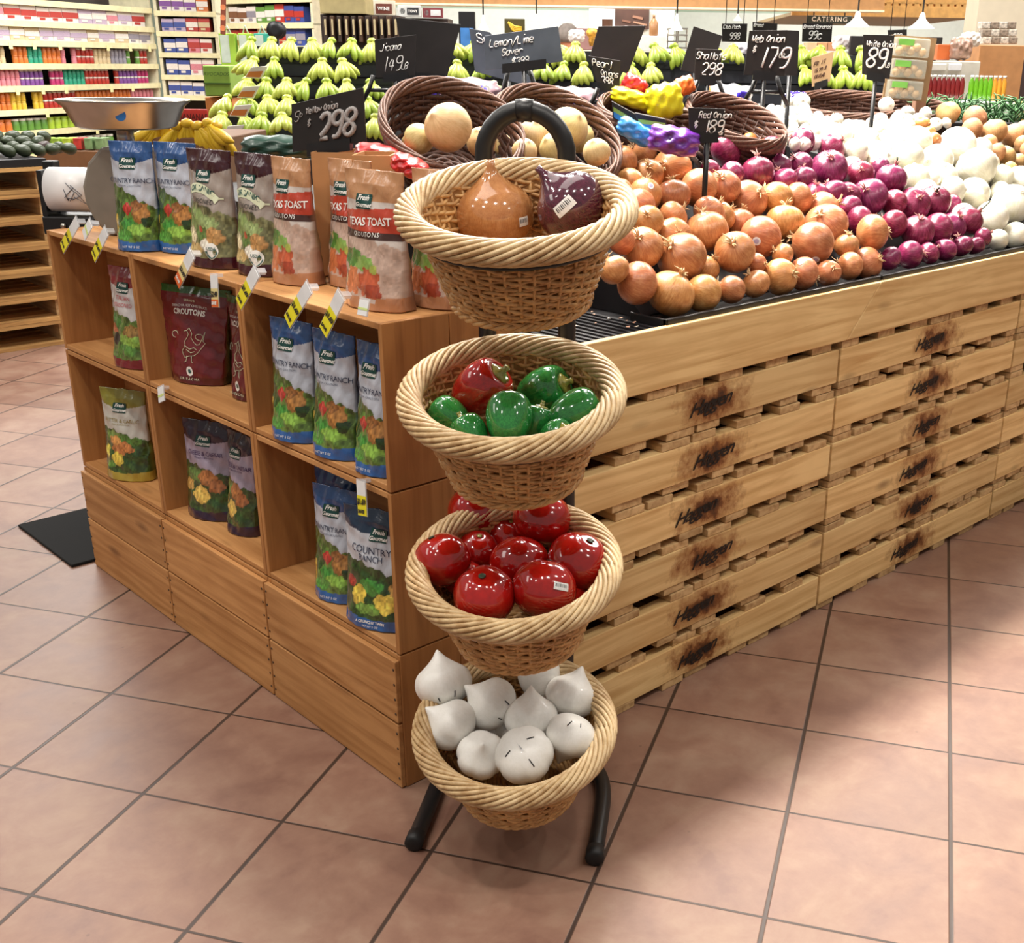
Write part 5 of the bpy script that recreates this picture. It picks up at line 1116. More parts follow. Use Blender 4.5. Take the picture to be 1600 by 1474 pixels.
    # price slips under the rail
for zi, z in enumerate(zsL[:7]):
    for k in range(int(LL / .16)):
        if rs.random() < .7:
            MB().box(-.02, -.004, -.05, .02, 0, 0).build('price_slip', C_('price_slip', 'e8e2a8', rough=.5), gL, smooth=False, loc=(.1 + k * .16 + rs.uniform(-.03, .03), -.016, z - .02)) if zi in (1, 2, 3, 5) and k % 2 == 0 else None
for ri, z in enumerate(zsM[:-1]):
    gap = zsM[ri + 1] - z; x = .05
    pal = [[('white', 'blue'), ('lilac', 'blue')], [('blue', 'white'), ('white', 'pink'), ('white', 'pink')], [('blue', 'white'), ('pink', 'red'), ('white', 'red')], [('lilac', 'blue'), ('red', 'white'), ('red', 'beige')], [('white', 'purple'), ('orange', 'white')]][ri]
    while x < LM - .14:
        a_, b_ = pal[min(len(pal) - 1, int(x / LM * len(pal)))]; inst('grocery_box', boxm(CN[a_], CN[b_]), on_g(gM, yawM, x + .06, .03, z + .001), (0, 0, yawM), (.112, .2, gap * rs.uniform(.62, .72)), label=f'{a_} box with {b_} print on the {ordn[ri]} shelf of the narrow shelving', cat='grocery box', group=f'{a_} boxes, {ordn[ri]} shelf, narrow shelving'); x += .118
for ri, z in enumerate(zsR[:-1] + [zsR[-1]]):
    gap = (zsR[ri + 1] - z) if ri + 1 < len(zsR) else .24; x = .05; pal = [[('red', 'white'), ('beige', 'red'), ('blue', 'grey')], [('white', 'brown'), ('white', 'grey'), ('green', 'white'), ('red', 'white'), ('blue', 'red'), ('grey', 'blue')], [('white', 'red'), ('yellow', 'beige'), ('blue', 'white')]][min(ri, 2)]
    while x < LR - .16:
        a_, b_ = pal[min(len(pal) - 1, int(x / LR * len(pal)))]; inst('grocery_box', boxm(CN[a_], CN[b_]), on_g(gR, yawR, x + .07, .03, z + .001), (0, 0, yawR), (.135, .2, gap * rs.uniform(.62, .78)), label=f'{a_} box with {b_} print on the {ordn[ri]} shelf behind the hanging green bags', cat='grocery box', group=f'{a_} boxes, {ordn[ri]} shelf, behind green bags'); x += .14
# hanging green bags, banner, spool, green carton
GRB = C_('mint_reusable_bag', '2f9c86', rough=.6); GRL = C_('lime_reusable_bag', '9ac23c', rough=.6); GRW = C_('pale_bag_face', 'b9c7b8', rough=.5)
for u0, u1, mt, lab in [(341, 371, GRL, 'pale and lime folded bag hanging left of two others'), (371, 397, GRL, 'pale and lime folded bag hanging in the middle of three'), (396, 424, GRB, 'mint green folded bag hanging at the right of the lime ones')]:
    o = solid('shopping_bag', u0, 52, u1, 103, 8.4, .06, mt, lab, 'bag'); a_, b_ = rz(u0, 52, 8.4), rz(u1, 103, 8.4); w2 = (b_[0] - a_[0]); MB().box(-w2 * .42, -.004, .02, w2 * .12, 0, (a_[1] - b_[1]) * .95).build('printed_face', GRW, o, smooth=False)
    MB().tube([(-w2 * .2, .03, a_[1] - b_[1]), (0, .03, a_[1] - b_[1] + .05), (w2 * .2, .03, a_[1] - b_[1])], .006, 6).build('handle', GRW, o)
o = solid('display_rack', 338, 100, 430, 104, 8.4, .3, C_('dark_green_rack', '31503c'), 'dark green rack on which the folded bags stand, above the lime carton', 'rack', base=0)
o = solid('banner', 338, -6, 352, 54, 8.3, .01, C_('rust_banner', '7c3a24', rough=.6), 'narrow rust brown banner with round marks hanging left of the green bags', 'banner'); o.rotation_euler[1] = .12
for k in range(4): MB().lathe([(.001, -.004), (.018, -.003), (.018, 0), (.001, 0)], 16).build('round_mark', C_('orange_mark', 'cf7a4c'), o, smooth=False, loc=(0, -.002, .04 + k * .065)).rotation_euler = (math.pi / 2, 0, 0)
p = at(432, 47, 7.5); o = empty('bag_roll_spool', p, (0, 0, BGROT), label='black round spool on a post above the green bananas at the left', cat='spool'); MB().lathe([(.02, -.04), (.05, -.04), (.05, -.03), (.03, -.02), (.03, .02), (.05, .03), (.05, .04), (.02, .04)], 20).build('spool', M['black'], o).rotation_euler = (PI / 2, 0, 0); MB().tube([(0, 0, -.02), (0, 0, -p.z)], .012, 8).build('post', M['black'], o)
o = solid('produce_carton', 316, 102, 362, 151, 6.3, .35, C_('lime_carton', '7fa03a', rough=.6), 'bright green cardboard carton left of the bananas', 'carton', bevel=.006); a_, b_ = rz(316, 102, 6.3), rz(362, 151, 6.3); w2, h2 = b_[0] - a_[0], a_[1] - b_[1]
MB().box(-w2 / 2 - .002, -.004, h2 * .40, w2 / 2 + .002, 0, h2 * .44).build('dark_stripe', C_('deep_green_ink', '38551c'), o, smooth=False); vs, fs = text_mb('AVOCADOS', h2 * .16, shear=.2); MB().add([(x, -.006, y + h2 * .72) for x, y, z in vs], fs).build('lettering', C_('deep_green_ink', '38551c'), o, smooth=False)
solid('produce_carton', 320, 152, 366, 192, 6.35, .35, C_('orange_carton', 'c97c3c', rough=.6), 'orange cardboard carton under the green one', 'carton')
o = solid('red_sign_card', 277, 170, 326, 197, 4.3, .01, C_('red_card', 'c0342c', rough=.5), 'bright red price card standing over the yellow bananas', 'sign'); a_, b_ = rz(277, 170, 4.3), rz(326, 197, 4.3); vs, fs = text_mb('BANANAS', .032, shear=.15, bold=.0006); MB().add([(x * .7, -.003, y + (a_[1] - b_[1]) * .5) for x, y, z in vs], fs).build('lettering', C_('dark_red_ink', '5a120e'), o, smooth=False)
# ---- bananas
def banana_hand(seed, n=5, spread=.9):
    r = random.Random(seed); mb = MB()
    for k in range(n):
        a = (k / (n - 1) - .5) * spread * 2 + r.uniform(-.08, .08); L = r.uniform(.13, .15); pts = []; rad = []
        for i in range(9):
            t = i / 8; out = math.sin(t * 1.5) * .055 + t * .02; pts.append((math.sin(a) * (t * .085 + .012), -out * math.cos(a * .6) - .01, -L * t + .03 * t * t)); rad.append([.008, .011, .019, .023, .024, .023, .020, .013, .006][i])
        mb.tube(pts, rad, 7)
    mb.lathe([(.012, -.012), (.022, -.004), (.020, .010), (.010, .022)], 8, sx=1.4); return mb
BANG = glossy('green_banana_peel', 'b7ca44', '8ba92e', .4, coat=.1, axis_scale=(3, 3, 8)); BANY = glossy('yellow_banana_peel', 'e2bc2c', 'cf9f1e', .4, coat=.1, axis_scale=(3, 3, 3)); BANM = glossy('pale_green_banana_peel', 'd2d75c', 'b0c244', .4, coat=.1, axis_scale=(3, 3, 8))
BH = [banana_hand(s, 4 + s % 2, .80 + .08 * s).mesh('banana_bunch', (BANG, BANM)[s % 2]) for s in range(4)]; BY = banana_hand(9, 5).mesh('banana_bunch', BANY)
dB0 = 5.9; rows = [(0, 103, [(396, 592), (742, 742), (706, 722), (868, 905), (990, 1160), (1250, 1345)]), (1, 135, [(400, 440), (505, 565), (715, 735), (760, 760), (850, 925), (985, 1030), (1254, 1365)]), (2, 168, [(388, 545), (580, 592), (640, 680), (770, 790), (1150, 1160)]), (3, 196, [(358, 450), (575, 590)]), (4, 224, [(350, 450), (588, 596)])]
rk = empty('banana_rack', fr(0, dB0, 0), (0, 0, BGROT), label='dark grey stepped rack carrying the rows of green bananas', cat='rack')
ra, rb = rz(352, 130, dB0)[0], rz(1385, 130, dB0)[0]; rowz = []
for n_, v, spans in rows:
    d = dB0 - .16 * n_; z = rz(800, v, d)[1]; rowz.append((d, z)); ra = rz((392, 386, 380, 352, 344)[n_], 130, d)[0]; MB().box(ra, d - dB0 - .02, max(.2, z - .06), rb if n_ < 3 else rz(620, 130, d)[0], d - dB0 + .16, z).build('step', C_('charcoal_step', '3c3e46', rough=.5), rk, smooth=False)
    MB().box(ra, d - dB0 - .03, z - .002, rb if n_ < 3 else rz(620, 130, d)[0], d - dB0 - .02, z + .025).build('front_lip', C_('charcoal_lip', '2a2c32', rough=.4), rk, smooth=False)
MB().box(rz(392, 130, dB0)[0], .12, .1, rb, .20, rz(800, 78, dB0)[1]).build('back_board', C_('charcoal_step', '3c3e46', rough=.5), rk, smooth=False); MB().box(ra, -.75, 0, rb, .2, .3).build('plinth', C_('charcoal_step', '3c3e46', rough=.5), rk, smooth=False)
bn = ['topmost', 'second', 'third', 'fourth', 'lowest']; k_ = 0
for (n_, v, spans), (d, z) in zip(rows, rowz):
    for u0, u1 in spans:
        u = u0
        while u <= u1 + 1:
            r, _ = rz(u, v, d); k_ += 1; side = 'left' if u < 600 else ('middle' if u < 1100 else 'right')
            inst('banana_bunch', BH[rs.randrange(4)], fr(r, d + .015, z + .098), (rs.uniform(-.35, .1), rs.uniform(-.35, .35), BGROT + rs.uniform(-.5, .5)), .80, label=f'green banana bunch on the {bn[n_]} step, {side} part of the rack', cat='bananas', group=f'green bananas, {bn[n_]} step, {side} part'); u += 31
for k in range(7):
    u = 245 + k * 16; r, z = rz(u, 207 - (k % 2) * 4, 3.9); inst('banana_bunch', BY, fr(r, 3.9, z + .02), (1.1 + rs.uniform(-.3, .3), rs.uniform(-.5, .5), BGROT + rs.uniform(-.8, .8)), .72, label='ripe yellow banana bunch heaped behind the blue topped crouton bags', cat='bananas', group='yellow bananas behind the crouton bags')
solid('banana_bin', 236, 214, 352, 250, 3.9, .5, C_('brown_bin', '6f4a2c', rough=.6), 'brown bin under the ripe yellow bananas', 'bin', base=0)
for k, (v0, lab) in enumerate([(105, 'uppermost of the slanted price cards at the left end of the banana rack'), (136, 'second slanted price card at the left end of the banana rack'), (165, 'third slanted price card at the left end of the banana rack'), (197, 'lowest slanted price card at the left end of the banana rack')]):
    u0 = 384 - k * 12; q = [(u0 + 8, v0), (u0 + 34, v0 - 2), (u0 + 24, v0 + 18), (u0 - 2, v0 + 17)]; o = flat_box('price_card', q, 5.55 - k * .16, .01, C_('white_card', 'ece8dc'), lab, 'price card'); q2 = [at(u, v, 5.546 - k * .16) for u, v in [(u0 + 5, v0 + 7), (u0 + 27, v0 + 6), (u0 + 22, v0 + 16), (u0, v0 + 15)]]; MB().add(q2, [(0, 1, 2, 3)]).build('orange_panel', C_('card_orange', 'cf7a34'), o, smooth=False)
# ---- tall wine display with posters
o = solid('wine_display', 500, 22, 622, 76, 9.2, .4, C_('dark_brown_display', '2c1c14', rough=.6), 'dark display of upright brown bottle cartons right of the shelving', 'display', base=0.0)
for k in range(11):
    u = 504 + k * 11; solid('bottle_carton', u, 25, u + 8.5, 66, 9.1, .08, C_('brown_carton', '4a3222' if k % 2 else '33241c', rough=.5), f'dark brown bottle carton with a pale label in the wine display', 'carton', group='bottle cartons in the wine display')
    o = solid('carton_label', u + 2, 30, u + 6.5, 55, 9.09, .01, C_('cream_label', 'bfae86', rough=.6)); o['label'] = 'cream label on a dark bottle carton'; o['category'] = 'label'; o['group'] = 'cream labels of the bottle cartons'
solid('kraft_box', 498, -12, 572, 22, 9.15, .3, C_('old_kraft', 'a99a6c', rough=.7), 'tan cardboard box on top of the wine display', 'box')
for u0, v0, u1, v1, c1, c2, lab, t_ in [(566, 0, 618, 27, 'd9d0bc', '6a3224', 'framed cream and brown poster above the wine display', 'WINE'), (621, 8, 658, 27, 'cfd0cc', '2a2a2e', 'small framed poster with dark oval, right of the brown poster', 'TONY'), (660, 12, 692, 28, '7a3238', 'd9d9d9', 'small dark red and white poster left of the blue banner', 'BAR')]:
    o = solid('poster', u0, v0, u1, v1, 9.6, .03, C_('poster_' + c1, c1), lab, 'poster'); a_, b_ = rz(u0, v0, 9.6), rz(u1, v1, 9.6); w2, h2 = b_[0] - a_[0], a_[1] - b_[1]
    MB().box(-w2 * .1, -.004, h2 * .2, w2 * .4, 0, h2 * .8).build('dark_panel', C_('panel_' + c2, c2), o, smooth=False); MB().lathe([(.001, -.006), (h2 * .25, -.005), (h2 * .25, 0), (.001, 0)], 18).build('oval_mark', C_('panel_' + c2, c2), o, smooth=False, loc=(-w2 * .3, 0, h2 * .5)).rotation_euler = (PI / 2, 0, 0)
    vs, fs = text_mb(t_, h2 * .3, bold=.001); MB().add([(x + w2 * .15, -.008, y + h2 * .5) for x, y, z in vs], fs).build('lettering', PRINT['w'], o, smooth=False)
solid('poster_rail', 560, 27, 700, 30, 9.65, .3, C_('dark_brown_display', '2c1c14', rough=.6), 'dark ledge that carries the small posters', 'ledge', base=0)
o = solid('banner_stand', 716, 18, 743, 73, 8.8, .05, M['black'], 'black framed blue banner left of the dark grey board', 'banner', base=0); a_, b_ = rz(716, 18, 8.8), rz(743, 73, 8.8); w2, h2 = b_[0] - a_[0], a_[1]; MB().box(-w2 * .4, -.006, h2 * .72, w2 * .4, 0, h2 * .94).build('blue_print', C_('sky_blue_print', '3f7fc4', var=.3, nscale=8), o, smooth=False)
# ---- deli counter with the things on it
o = solid('deli_counter', 752, 76, 1262, 84, 9.9, .7, C_('beige_worktop', 'd9cbb8', rough=.4), 'long beige topped deli counter behind the bananas', 'counter', base=0)
o = solid('wall_picture', 961, 12, 1014, 46, 14.5, .05, C_('picture_brown', '4a3128', rough=.6, var=.5, nscale=3), 'large framed picture in dark browns on the deli wall', 'picture'); a_, b_ = rz(961, 12, 14.5), rz(1014, 46, 14.5); w2, h2 = b_[0] - a_[0], a_[1] - b_[1]
for (x, z, w_, h_, c) in [(.1, .6, .3, .12, '8a6450'), (-.2, .3, .25, .1, '6f4c3c'), (.2, .35, .4, .08, 'a07a62')]: MB().box((x - w_ / 2) * w2, -.008, (z - h_ / 2) * h2, (x + w_ / 2) * w2, 0, (z + h_ / 2) * h2).build('brown_patch', C_('patch_' + c, c), o, smooth=False).rotation_euler[1] = .2
wallbox('trim_4', rz(961, 12, 14.5)[0] - .3, rz(1014, 12, 14.5)[0] + .3, 14.56, 17, 0, 2.75, WALLW)
o = solid('banana_picture', 788, 29, 820, 54, 9.4, .03, C_('picture_olive', '4c4418', rough=.5), 'small dark picture of yellow bananas behind the lemon sign', 'picture', base=None)
a_, b_ = rz(788, 29, 9.4), rz(820, 54, 9.4); h2 = a_[1] - b_[1]
for k in range(4): MB().tube([(-.05 + k * .008, -.006, h2 * (.75 - k * .12)), (0, -.006, h2 * (.5 - k * .1)), (.055, -.006, h2 * (.42 - k * .08))], .009, 6).build('painted_banana', BANY, o)
MB().tube([(0, .015, 0), (0, .015, -b_[1])], .01, 6).build('post', M['black'], o)
def lathe_thing(name, u, v0, v1, d, hwpx, prof, mt, label, cat, **k):
    r, zt_ = rz(u, v0, d); _, zb_ = rz(u, v1, d); R_ = abs(rz(u + hwpx, v1, d)[0] - r); h = zt_ - zb_; return MB().lathe([(max(.001, a * R_), b * h) for a, b in prof], 16).build(name, mt, loc=fr(r, d, zb_), label=label, cat=cat, **k)
lathe_thing('squeeze_bottle', 1022, 23, 56, 9.95, 6, [(.9, 0), (1, .05), (1, .6), (.5, .78), (.25, .85), (.3, .86), (.3, 1), (.05, 1)], C_('amber_bottle', 'a97a50', rough=.3), 'amber brown bottle with a dark cap on the deli shelf', 'bottle')
solid('wall_shelf', 1000, 56, 1042, 59, 9.9, .3, C_('white_shelf', 'd8d8d2'), 'small white shelf under the amber bottle', 'shelf', base=rz(1000, 80, 9.9)[1])
lathe_thing('dark_pot', 949, 30, 44, 10.2, 8, [(.9, 0), (1, .2), (1, .9), (1.08, 1), (.05, .98)], C_('rust_pot', '5c3c2c'), 'dark brown pot on the deli shelf', 'pot')
solid('wood_shelf', 900, 44, 962, 62, 10.15, .3, C_('mauve_shelf', '7c5a58'), 'reddish brown shelf unit behind the blank sign', 'shelf', base=rz(930, 78, 10.15)[1])
lathe_thing('flower_pot', 925, 44, 72, 9.8, 9, [(.4, 0), (.6, .3), (.5, .45), (.9, .6), (1, .8), (.6, 1), (.05, 1)], C_('orange_flowers', 'dca03c', var=.5, nscale=30), 'orange and yellow bunch of flowers beside the blank black sign', 'flowers')
for u, lab in [(1050, 'chrome wire rack tower, the left of two on the deli counter'), (1066, 'chrome wire rack tower, the right of two on the deli counter')]:
    r, zb_ = rz(u, 76, 9.95); zt_ = rz(u, 44, 9.95)[1]; o = empty('wire_rack', fr(r, 10.0, zb_), (0, 0, BGROT), label=lab, cat='rack')
    for x in (-.035, .035): MB().tube([(x, 0, 0), (x, 0, zt_ - zb_)], .005, 6).build('post', M['steel'], o)
    for k in range(4): MB().box(-.04, -.05, (zt_ - zb_) * k / 3.2, .04, .05, (zt_ - zb_) * k / 3.2 + .012).build('shelf', M['steel'], o, smooth=False)
lump_bag('bagged_goods', 888, 46, 914, 66, 9.8, .08, [C_('white_bagged', 'ece8e4', rough=.5)], 'white crumpled bag beside the shopper in the orange top', 'bag', seed=31)
lump_bag('bread_bag', 1140, 66, 1180, 92, 6.9, .09, [WFILM], 'clear bag of sliced bread left of the web onion sign', 'bag', seed=32, lumps=.04)
solid('checkout_box', 1143, 92, 1180, 116, 6.9, .3, C_('dark_equipment', '3a3a40', rough=.4), 'dark equipment box under the clear bread bag', 'box', base=.9)
for u0, u1, c, lab in [(1262, 1276, 'c9a27c', 'beige pastry box on the catering counter, left one'), (1278, 1292, 'b8885e', 'brown pastry box on the catering counter, middle one'), (1294, 1306, 'b07c58', 'brown pastry box on the catering counter, right one')]: solid('pastry_box', u0, 66, u1, 80, 9.6, .2, C_('pastry_' + c, c), lab, 'box')
lump_bag('bagged_goods', 1300, 55, 1332, 78, 9.2, .1, [C_('frosted_bag', 'ded4d2', rough=.3, var=.4, nscale=20)], 'frosted bag of pastries right of the 99 cent sign', 'bag', seed=33)
o = solid('catering_counter', 1250, 79, 1336, 84, 9.1, .6, C_('white_worktop', 'e6e4de', rough=.35), 'white topped counter under the pastry boxes', 'counter', base=0)
o = solid('menu_board', 1330, 56, 1470, 88, 9.0, .06, M['board'], 'wide black menu board on the catering counter', 'menu board'); MB().box(-.3, .0, -.5, .3, .05, 0).build('stand', M['black'], o, smooth=False); MB().box(.30, -.004, .02, .32, 0, .05).build('chalk_mark', M['chalk'], o, smooth=False)
MB().box(-.06, .02, -rz(1400, 88, 9)[1], .06, .05, 0).build('stand', M['black'], o, smooth=False)
# ---- right hand group: clamshells, juices, box, greens
o = empty('clamshell_rack', at(1414, 157, 4.75), (0, .06, BGROT), label='rack of clear clamshells with green labels and tan contents, right of the white onion sign', cat='rack'); CL = NT('clear_clamshell'); CL.base(srgb('d8dcd0')); CL.set(Roughness=.12, Alpha=.28); CL = CL.m
MB().box(-.075, .06, 0, .10, .075, .235).build('back_board', C_('tan_board', '9a7c58'), o, smooth=False)
for k in range(3):
    z = .005 + k * .077; MB().box(-.07, .0, z, .065, .055, z + .068).build('clamshell', CL, o, smooth=False, bevel=.006)
    MB().box(-.06, -.004, z + .04, .0, -.001, z + .062).build('green_label', C_('bright_green_label', '6fae4a'), o, smooth=False)
    for q in range(5): lumpm = MB().lathe([(.004, -.016), (.016, -.008), (.018, .004), (.01, .014), (.002, .016)], 8); lumpm.build('mushroom', C_('tan_mushroom', 'a98250', var=.3), o, loc=(-.045 + q * .022, .03, z + .02 + (q % 2) * .014))
solid('wooden_post', 1436, 111, 1447, 166, 4.85, .06, C_('rosy_wood', 'a98068'), 'upright pinkish wooden board left of the red juice bottles', 'board', base=1.05)
r_0 = rz(1447, 118, 5.6)[0]
jz = rz(1500, 158, 5.6)[1]; jt = rz(1500, 118, 5.6)[1]; jl = C_('bottle_cap_white', 'e6e6e0')
solid('juice_shelf', 1445, 158, 1586, 164, 5.55, .3, C_('white_rail', 'cfd4c8'), 'narrow white shelf carrying the juice bottles', 'shelf', base=.9)
for k in range(17):
    u = 1453 + k * 7.3; c, nm = (('6f1a1c', 'dark red') if k < 8 else ('5c1a14', 'brown red') if k == 8 else ('5f9c1c', 'green') if k < 14 else ('c98a2c', 'orange'))
    if k == 8: continue
    r = rz(u, 158, 5.62)[0]; h = jt - jz; o = MB().lathe([(.011, 0), (.0125, .004), (.0125, h * .72), (.007, h * .86), (.007, h * .92)], 10).build('juice_bottle', C_('juice_' + c, c, rough=.2, coat=.6), loc=fr(r, 5.66, jz + .001), label=f'{nm} juice bottle in the row right of the wooden board', cat='bottle', group=f'{nm} juice bottles'); MB().lathe([(.008, h * .92), (.008, h), (.001, h)], 10).build('cap', jl, o)
solid('chilled_case', 1447, 95, 1530, 116, 6.3, .3, C_('pale_case', 'd5d0c4', rough=.25), 'pale glass fronted case above the juice bottles', 'display case', base=.9)
for u0, u1, c, lab in [(1452, 1478, 'e8e4dc', 'white card with small print on the pale case, left one'), (1483, 1502, 'efeff2', 'white card with small print on the pale case, right one')]: solid('price_card', u0, 99, u1, 111, 6.28, .012, C_('card_' + c, c), lab, 'price card')
o = solid('cardboard_box', 1532, 70, 1591, 160, 6.6, .4, M['kraft'], 'tall kraft cardboard box at the right carrying clear tubs', 'box', base=.95); MB().lathe([(.001, -.004), (.012, -.003), (.001, 0)], 10).build('hand_hole', M['ink'], o, loc=(.02, 0, .5), smooth=False).rotation_euler = (PI / 2, 0, 0)
for j in range(3):
    for k in range(4): solid('plastic_tub', 1535 + k * 13.5 + j, 34 + j * 12, 1547 + k * 13.5 + j, 45 + j * 12, 6.62, .08, C_('tub_of_sweets', '9c8c7c' if (j + k) % 2 else 'd4cabc', rough=.2, var=.5, nscale=60), f'clear tub in the {["top", "middle", "bottom"][j]} layer stacked on the kraft box', 'tub', group=f'clear tubs, {["top", "middle", "bottom"][j]} layer on the kraft box')
lump_bag('bagged_goods', 1482, 58, 1520, 94, 6.4, .07, [C_('nut_bag', '9c7c6c', rough=.3, var=.5, nscale=40)], 'clear bag of nuts with a white top on the pale case', 'bag', seed=41)
lump_bag('bagged_goods', 1500, 50, 1532, 74, 6.5, .06, [C_('white_tissue', 'f0e9e0', rough=.6)], 'white tissue paper bundle behind the nut bag', 'bag', seed=42, lumps=.15)
solid('orange_box', 1466, 69, 1484, 94, 6.4, .1, C_('orange_pack', 'cf6a34'), 'small orange box left of the nut bag', 'box')
solid('dark_pillar', 1586, 93, 1622, 162, 7.5, .3, C_('dark_pillar', '3a2c2a'), 'dark pillar at the right edge under the cream wall', 'pillar', base=0)
wallbox('wall_pillar', rz(1524, 50, 8.6)[0], 9.4, 8.6, 8.9, 0, 4.2, CREAM)
solid('wooden_rail', 1562, 158, 1622, 168, 5.9, .1, C_('olive_rail', 'a08c58'), 'olive wooden rail at the right edge below the dark pillar', 'rail', base=.9)
# leafy green onions
lf = MB(); rl = random.Random(4)
pc = at(1530, 186, 5.2)
for k in range(260):
    u, v = rl.uniform(1440, 1600), rl.uniform(168, 196); p = at(u, v, 5.2 + rl.uniform(-.15, .2)) - pc; a = rl.uniform(-1.1, 1.1); L = rl.uniform(.06, .14)
    e = p + Vector((RT[0] * math.sin(a) * L, RT[1] * math.sin(a) * L, L * abs(math.cos(a)) * .55)); mid = (p + e) / 2 + Vector((0, 0, .02)); lf.tube([p, mid, e], [.004, .0035, .0012], 4)
lf.build('green_onion_tops', C_('green_leaf', '3f6a3c', rough=.5, var=.4, nscale=10), loc=pc, label='thick mass of thin dark green leaves behind the brown potatoes', cat='green onions', kind='stuff')
solid('greens_bin', 1436, 190, 1622, 230, 5.03, .11, M['mat'], 'black bin under the dark green leaves at the right', 'bin', base=.9135)
# ---- shopper
def shopper():
    r, _ = rz(886, 60, 10.9); o = empty('person', fr(r, 10.9, 0), (0, 0, BGROT + 2.2), label='grey haired person in an orange top standing behind the bananas by the lemon sign', cat='person')
    me = bpy.data.meshes.new('body'); V = [(0, 0, .92), (0, 0, 1.12), (0, 0, 1.32), (0, -.01, 1.44), (0, -.02, 1.52), (.17, 0, 1.36), (.24, -.03, 1.12), (.22, -.16, .92), (-.17, 0, 1.36), (-.24, -.03, 1.12), (-.22, -.16, .92), (.09, 0, .86), (.10, -.01, .48), (.10, .02, .06), (-.09, 0, .86), (-.10, -.01, .48), (-.10, .02, .06), (.10, -.10, .04), (-.10, -.10, .04)]
    E_ = [(0, 1), (1, 2), (2, 3), (3, 4), (2, 5), (5, 6), (6, 7), (2, 8), (8, 9), (9, 10), (0, 11), (11, 12), (12, 13), (13, 17), (0, 14), (14, 15), (15, 16), (16, 18)]
    me.from_pydata([(x, y, z * 1.0) for x, y, z in V], E_, []); b = bpy.data.objects.new('body', me); col.objects.link(b); b.parent = o; me.materials.append(C_('orange_shirt', 'cf7a5c', rough=.8)); sk = b.modifiers.new('skin', 'SKIN'); b.modifiers.new('sub', 'SUBSURF').levels = 2
    R_ = [.15, .14, .16, .07, .055, .075, .05, .035, .075, .05, .035, .09, .065, .045, .09, .065, .045, .04, .04]
    for i, q in enumerate(R_): me.skin_vertices[0].data[i].radius = (q, q * (.8 if i < 3 else 1))
    me.skin_vertices[0].data[0].use_root = True
    sk_ = C_('skin_tone', 'c98a6c', rough=.6)
    h = MB().lathe([(.02, -.115), (.05, -.105), (.062, -.06), (.075, -.01), (.078, .04), (.066, .085), (.035, .112), (.004, .12)], 20, sy=1.18).build('head', sk_, o, loc=(0, -.02, 1.64)); MB().lathe([(.004, -.02), (.014, -.01), (.016, .004), (.004, .02)], 8).build('nose', sk_, h, loc=(0, -.098, -.02))
    for s in (-1, 1): MB().lathe([(.003, -.03), (.012, -.01), (.014, .012), (.004, .03)], 8, sx=.5).build('ear', sk_, h, loc=(s * .078, .0, .0)); MB().lathe([(.002, -.008), (.008, 0), (.002, .008)], 8).build('eye', M['ink'], h, loc=(s * .028, -.086, .015))
    MB().tube([(-.02, -.088, -.055), (0, -.093, -.058), (.02, -.088, -.055)], .004, 6).build('mouth', C_('lip', '9c4c44'), h)
    MB().lathe([(.075, -.03), (.084, .01), (.084, .05), (.070, .095), (.038, .122), (.004, .13)], 20, sy=1.15).build('hair', C_('grey_hair', '6f6660', rough=.8, var=.3), h, loc=(0, .015, .0)); return o
pr = shopper(); pr.location.z = 0
# ---- scale, bag dispenser, floor plate, pallets with avocados at the left
zs0 = Z1
c = onz(163, 352, Z1); sc_ = empty('produce_scale', (.155, 1.378, Z1 + .0006), (0, 0, BGROT + .05), label='grey produce scale with a wide steel pan at the left end of the top', cat='scale')
hb = .225
mb = MB(); prof2 = [(-.085, .03), (-.105, .08), (-.107, .125), (-.085, .185), (-.045, hb), (.09, hb), (.09, .0), (-.055, .0)]
for y in (-.05, .06): mb.add([(x, y, z) for x, z in prof2], [])
n_ = len(prof2); mb.f = [tuple(range(n_))[::-1][::-1], tuple(range(n_, 2 * n_))[::-1]] + [(i, n_ + i, n_ + (i + 1) % n_, (i + 1) % n_) for i in range(n_)]; mb.mi = [0] * len(mb.f)
mb.build('housing', M['greyplastic'], sc_, smooth=False, bevel=.008); MB().box(-.02, -.056, .03, .085, -.049, hb - .05).build('display_window', C_('smoke_panel', '857a6c', rough=.25), sc_, smooth=False, bevel=.002); MB().tube([(-.022, -.058, .03), (.087, -.058, .03)], .0018, 6).build('window_edge', C_('pale_edge', 'b4a58c'), sc_)
MB().tube([(.005, 0, hb), (.005, 0, hb + .047)], .022, 12).build('neck', M['steel'], sc_)
pan_u = rz(190, 172, 2.85); pn_ = MB().lathe([(.003, 0), (.11, .0), (.125, .006), (.150, .055), (.164, .066), (.166, .072), (.160, .071), (.146, .060), (.120, .012), (.003, .006)], 40).build('pan', M['steel'], sc_, loc=(.012, 0, hb + .045))
MB().lathe([(.001, -.002), (.014, -.001), (.014, 0), (.001, 0)], 14).build('blue_dot', C_('pan_disc_blue', '2c6fb4'), pn_, smooth=False, loc=(.035, -.138, .038)).rotation_euler = (PI / 2, 0, 0)  # small flat blue disc on the front of the pan
bd = empty('bag_dispenser', (.145, 1.765, .0105), (0, 0, BGROT), label='black post with a roll of clear produce bags at the left end of the crates', cat='dispenser')
MB().box(-.072, 1.625, .0004, .36, 2.07, .010).build('floor_mat', C_('black_floor_plate', '060607', rough=.95), smooth=False, bevel=.003, label='black rubber mat on the floor past the far left crate', cat='mat')
MB().box(-.064, -.02, .0, -.030, .02, 1.16).build('post', M['black'], bd, smooth=False, bevel=.003)
rr_ = MB().tube([(-.03, -.05, 1.085), (.115, -.05, 1.085)], .062, 28).build('bag_roll', C_('milky_film_roll', 'eceaea', rough=.3, var=.06), bd)
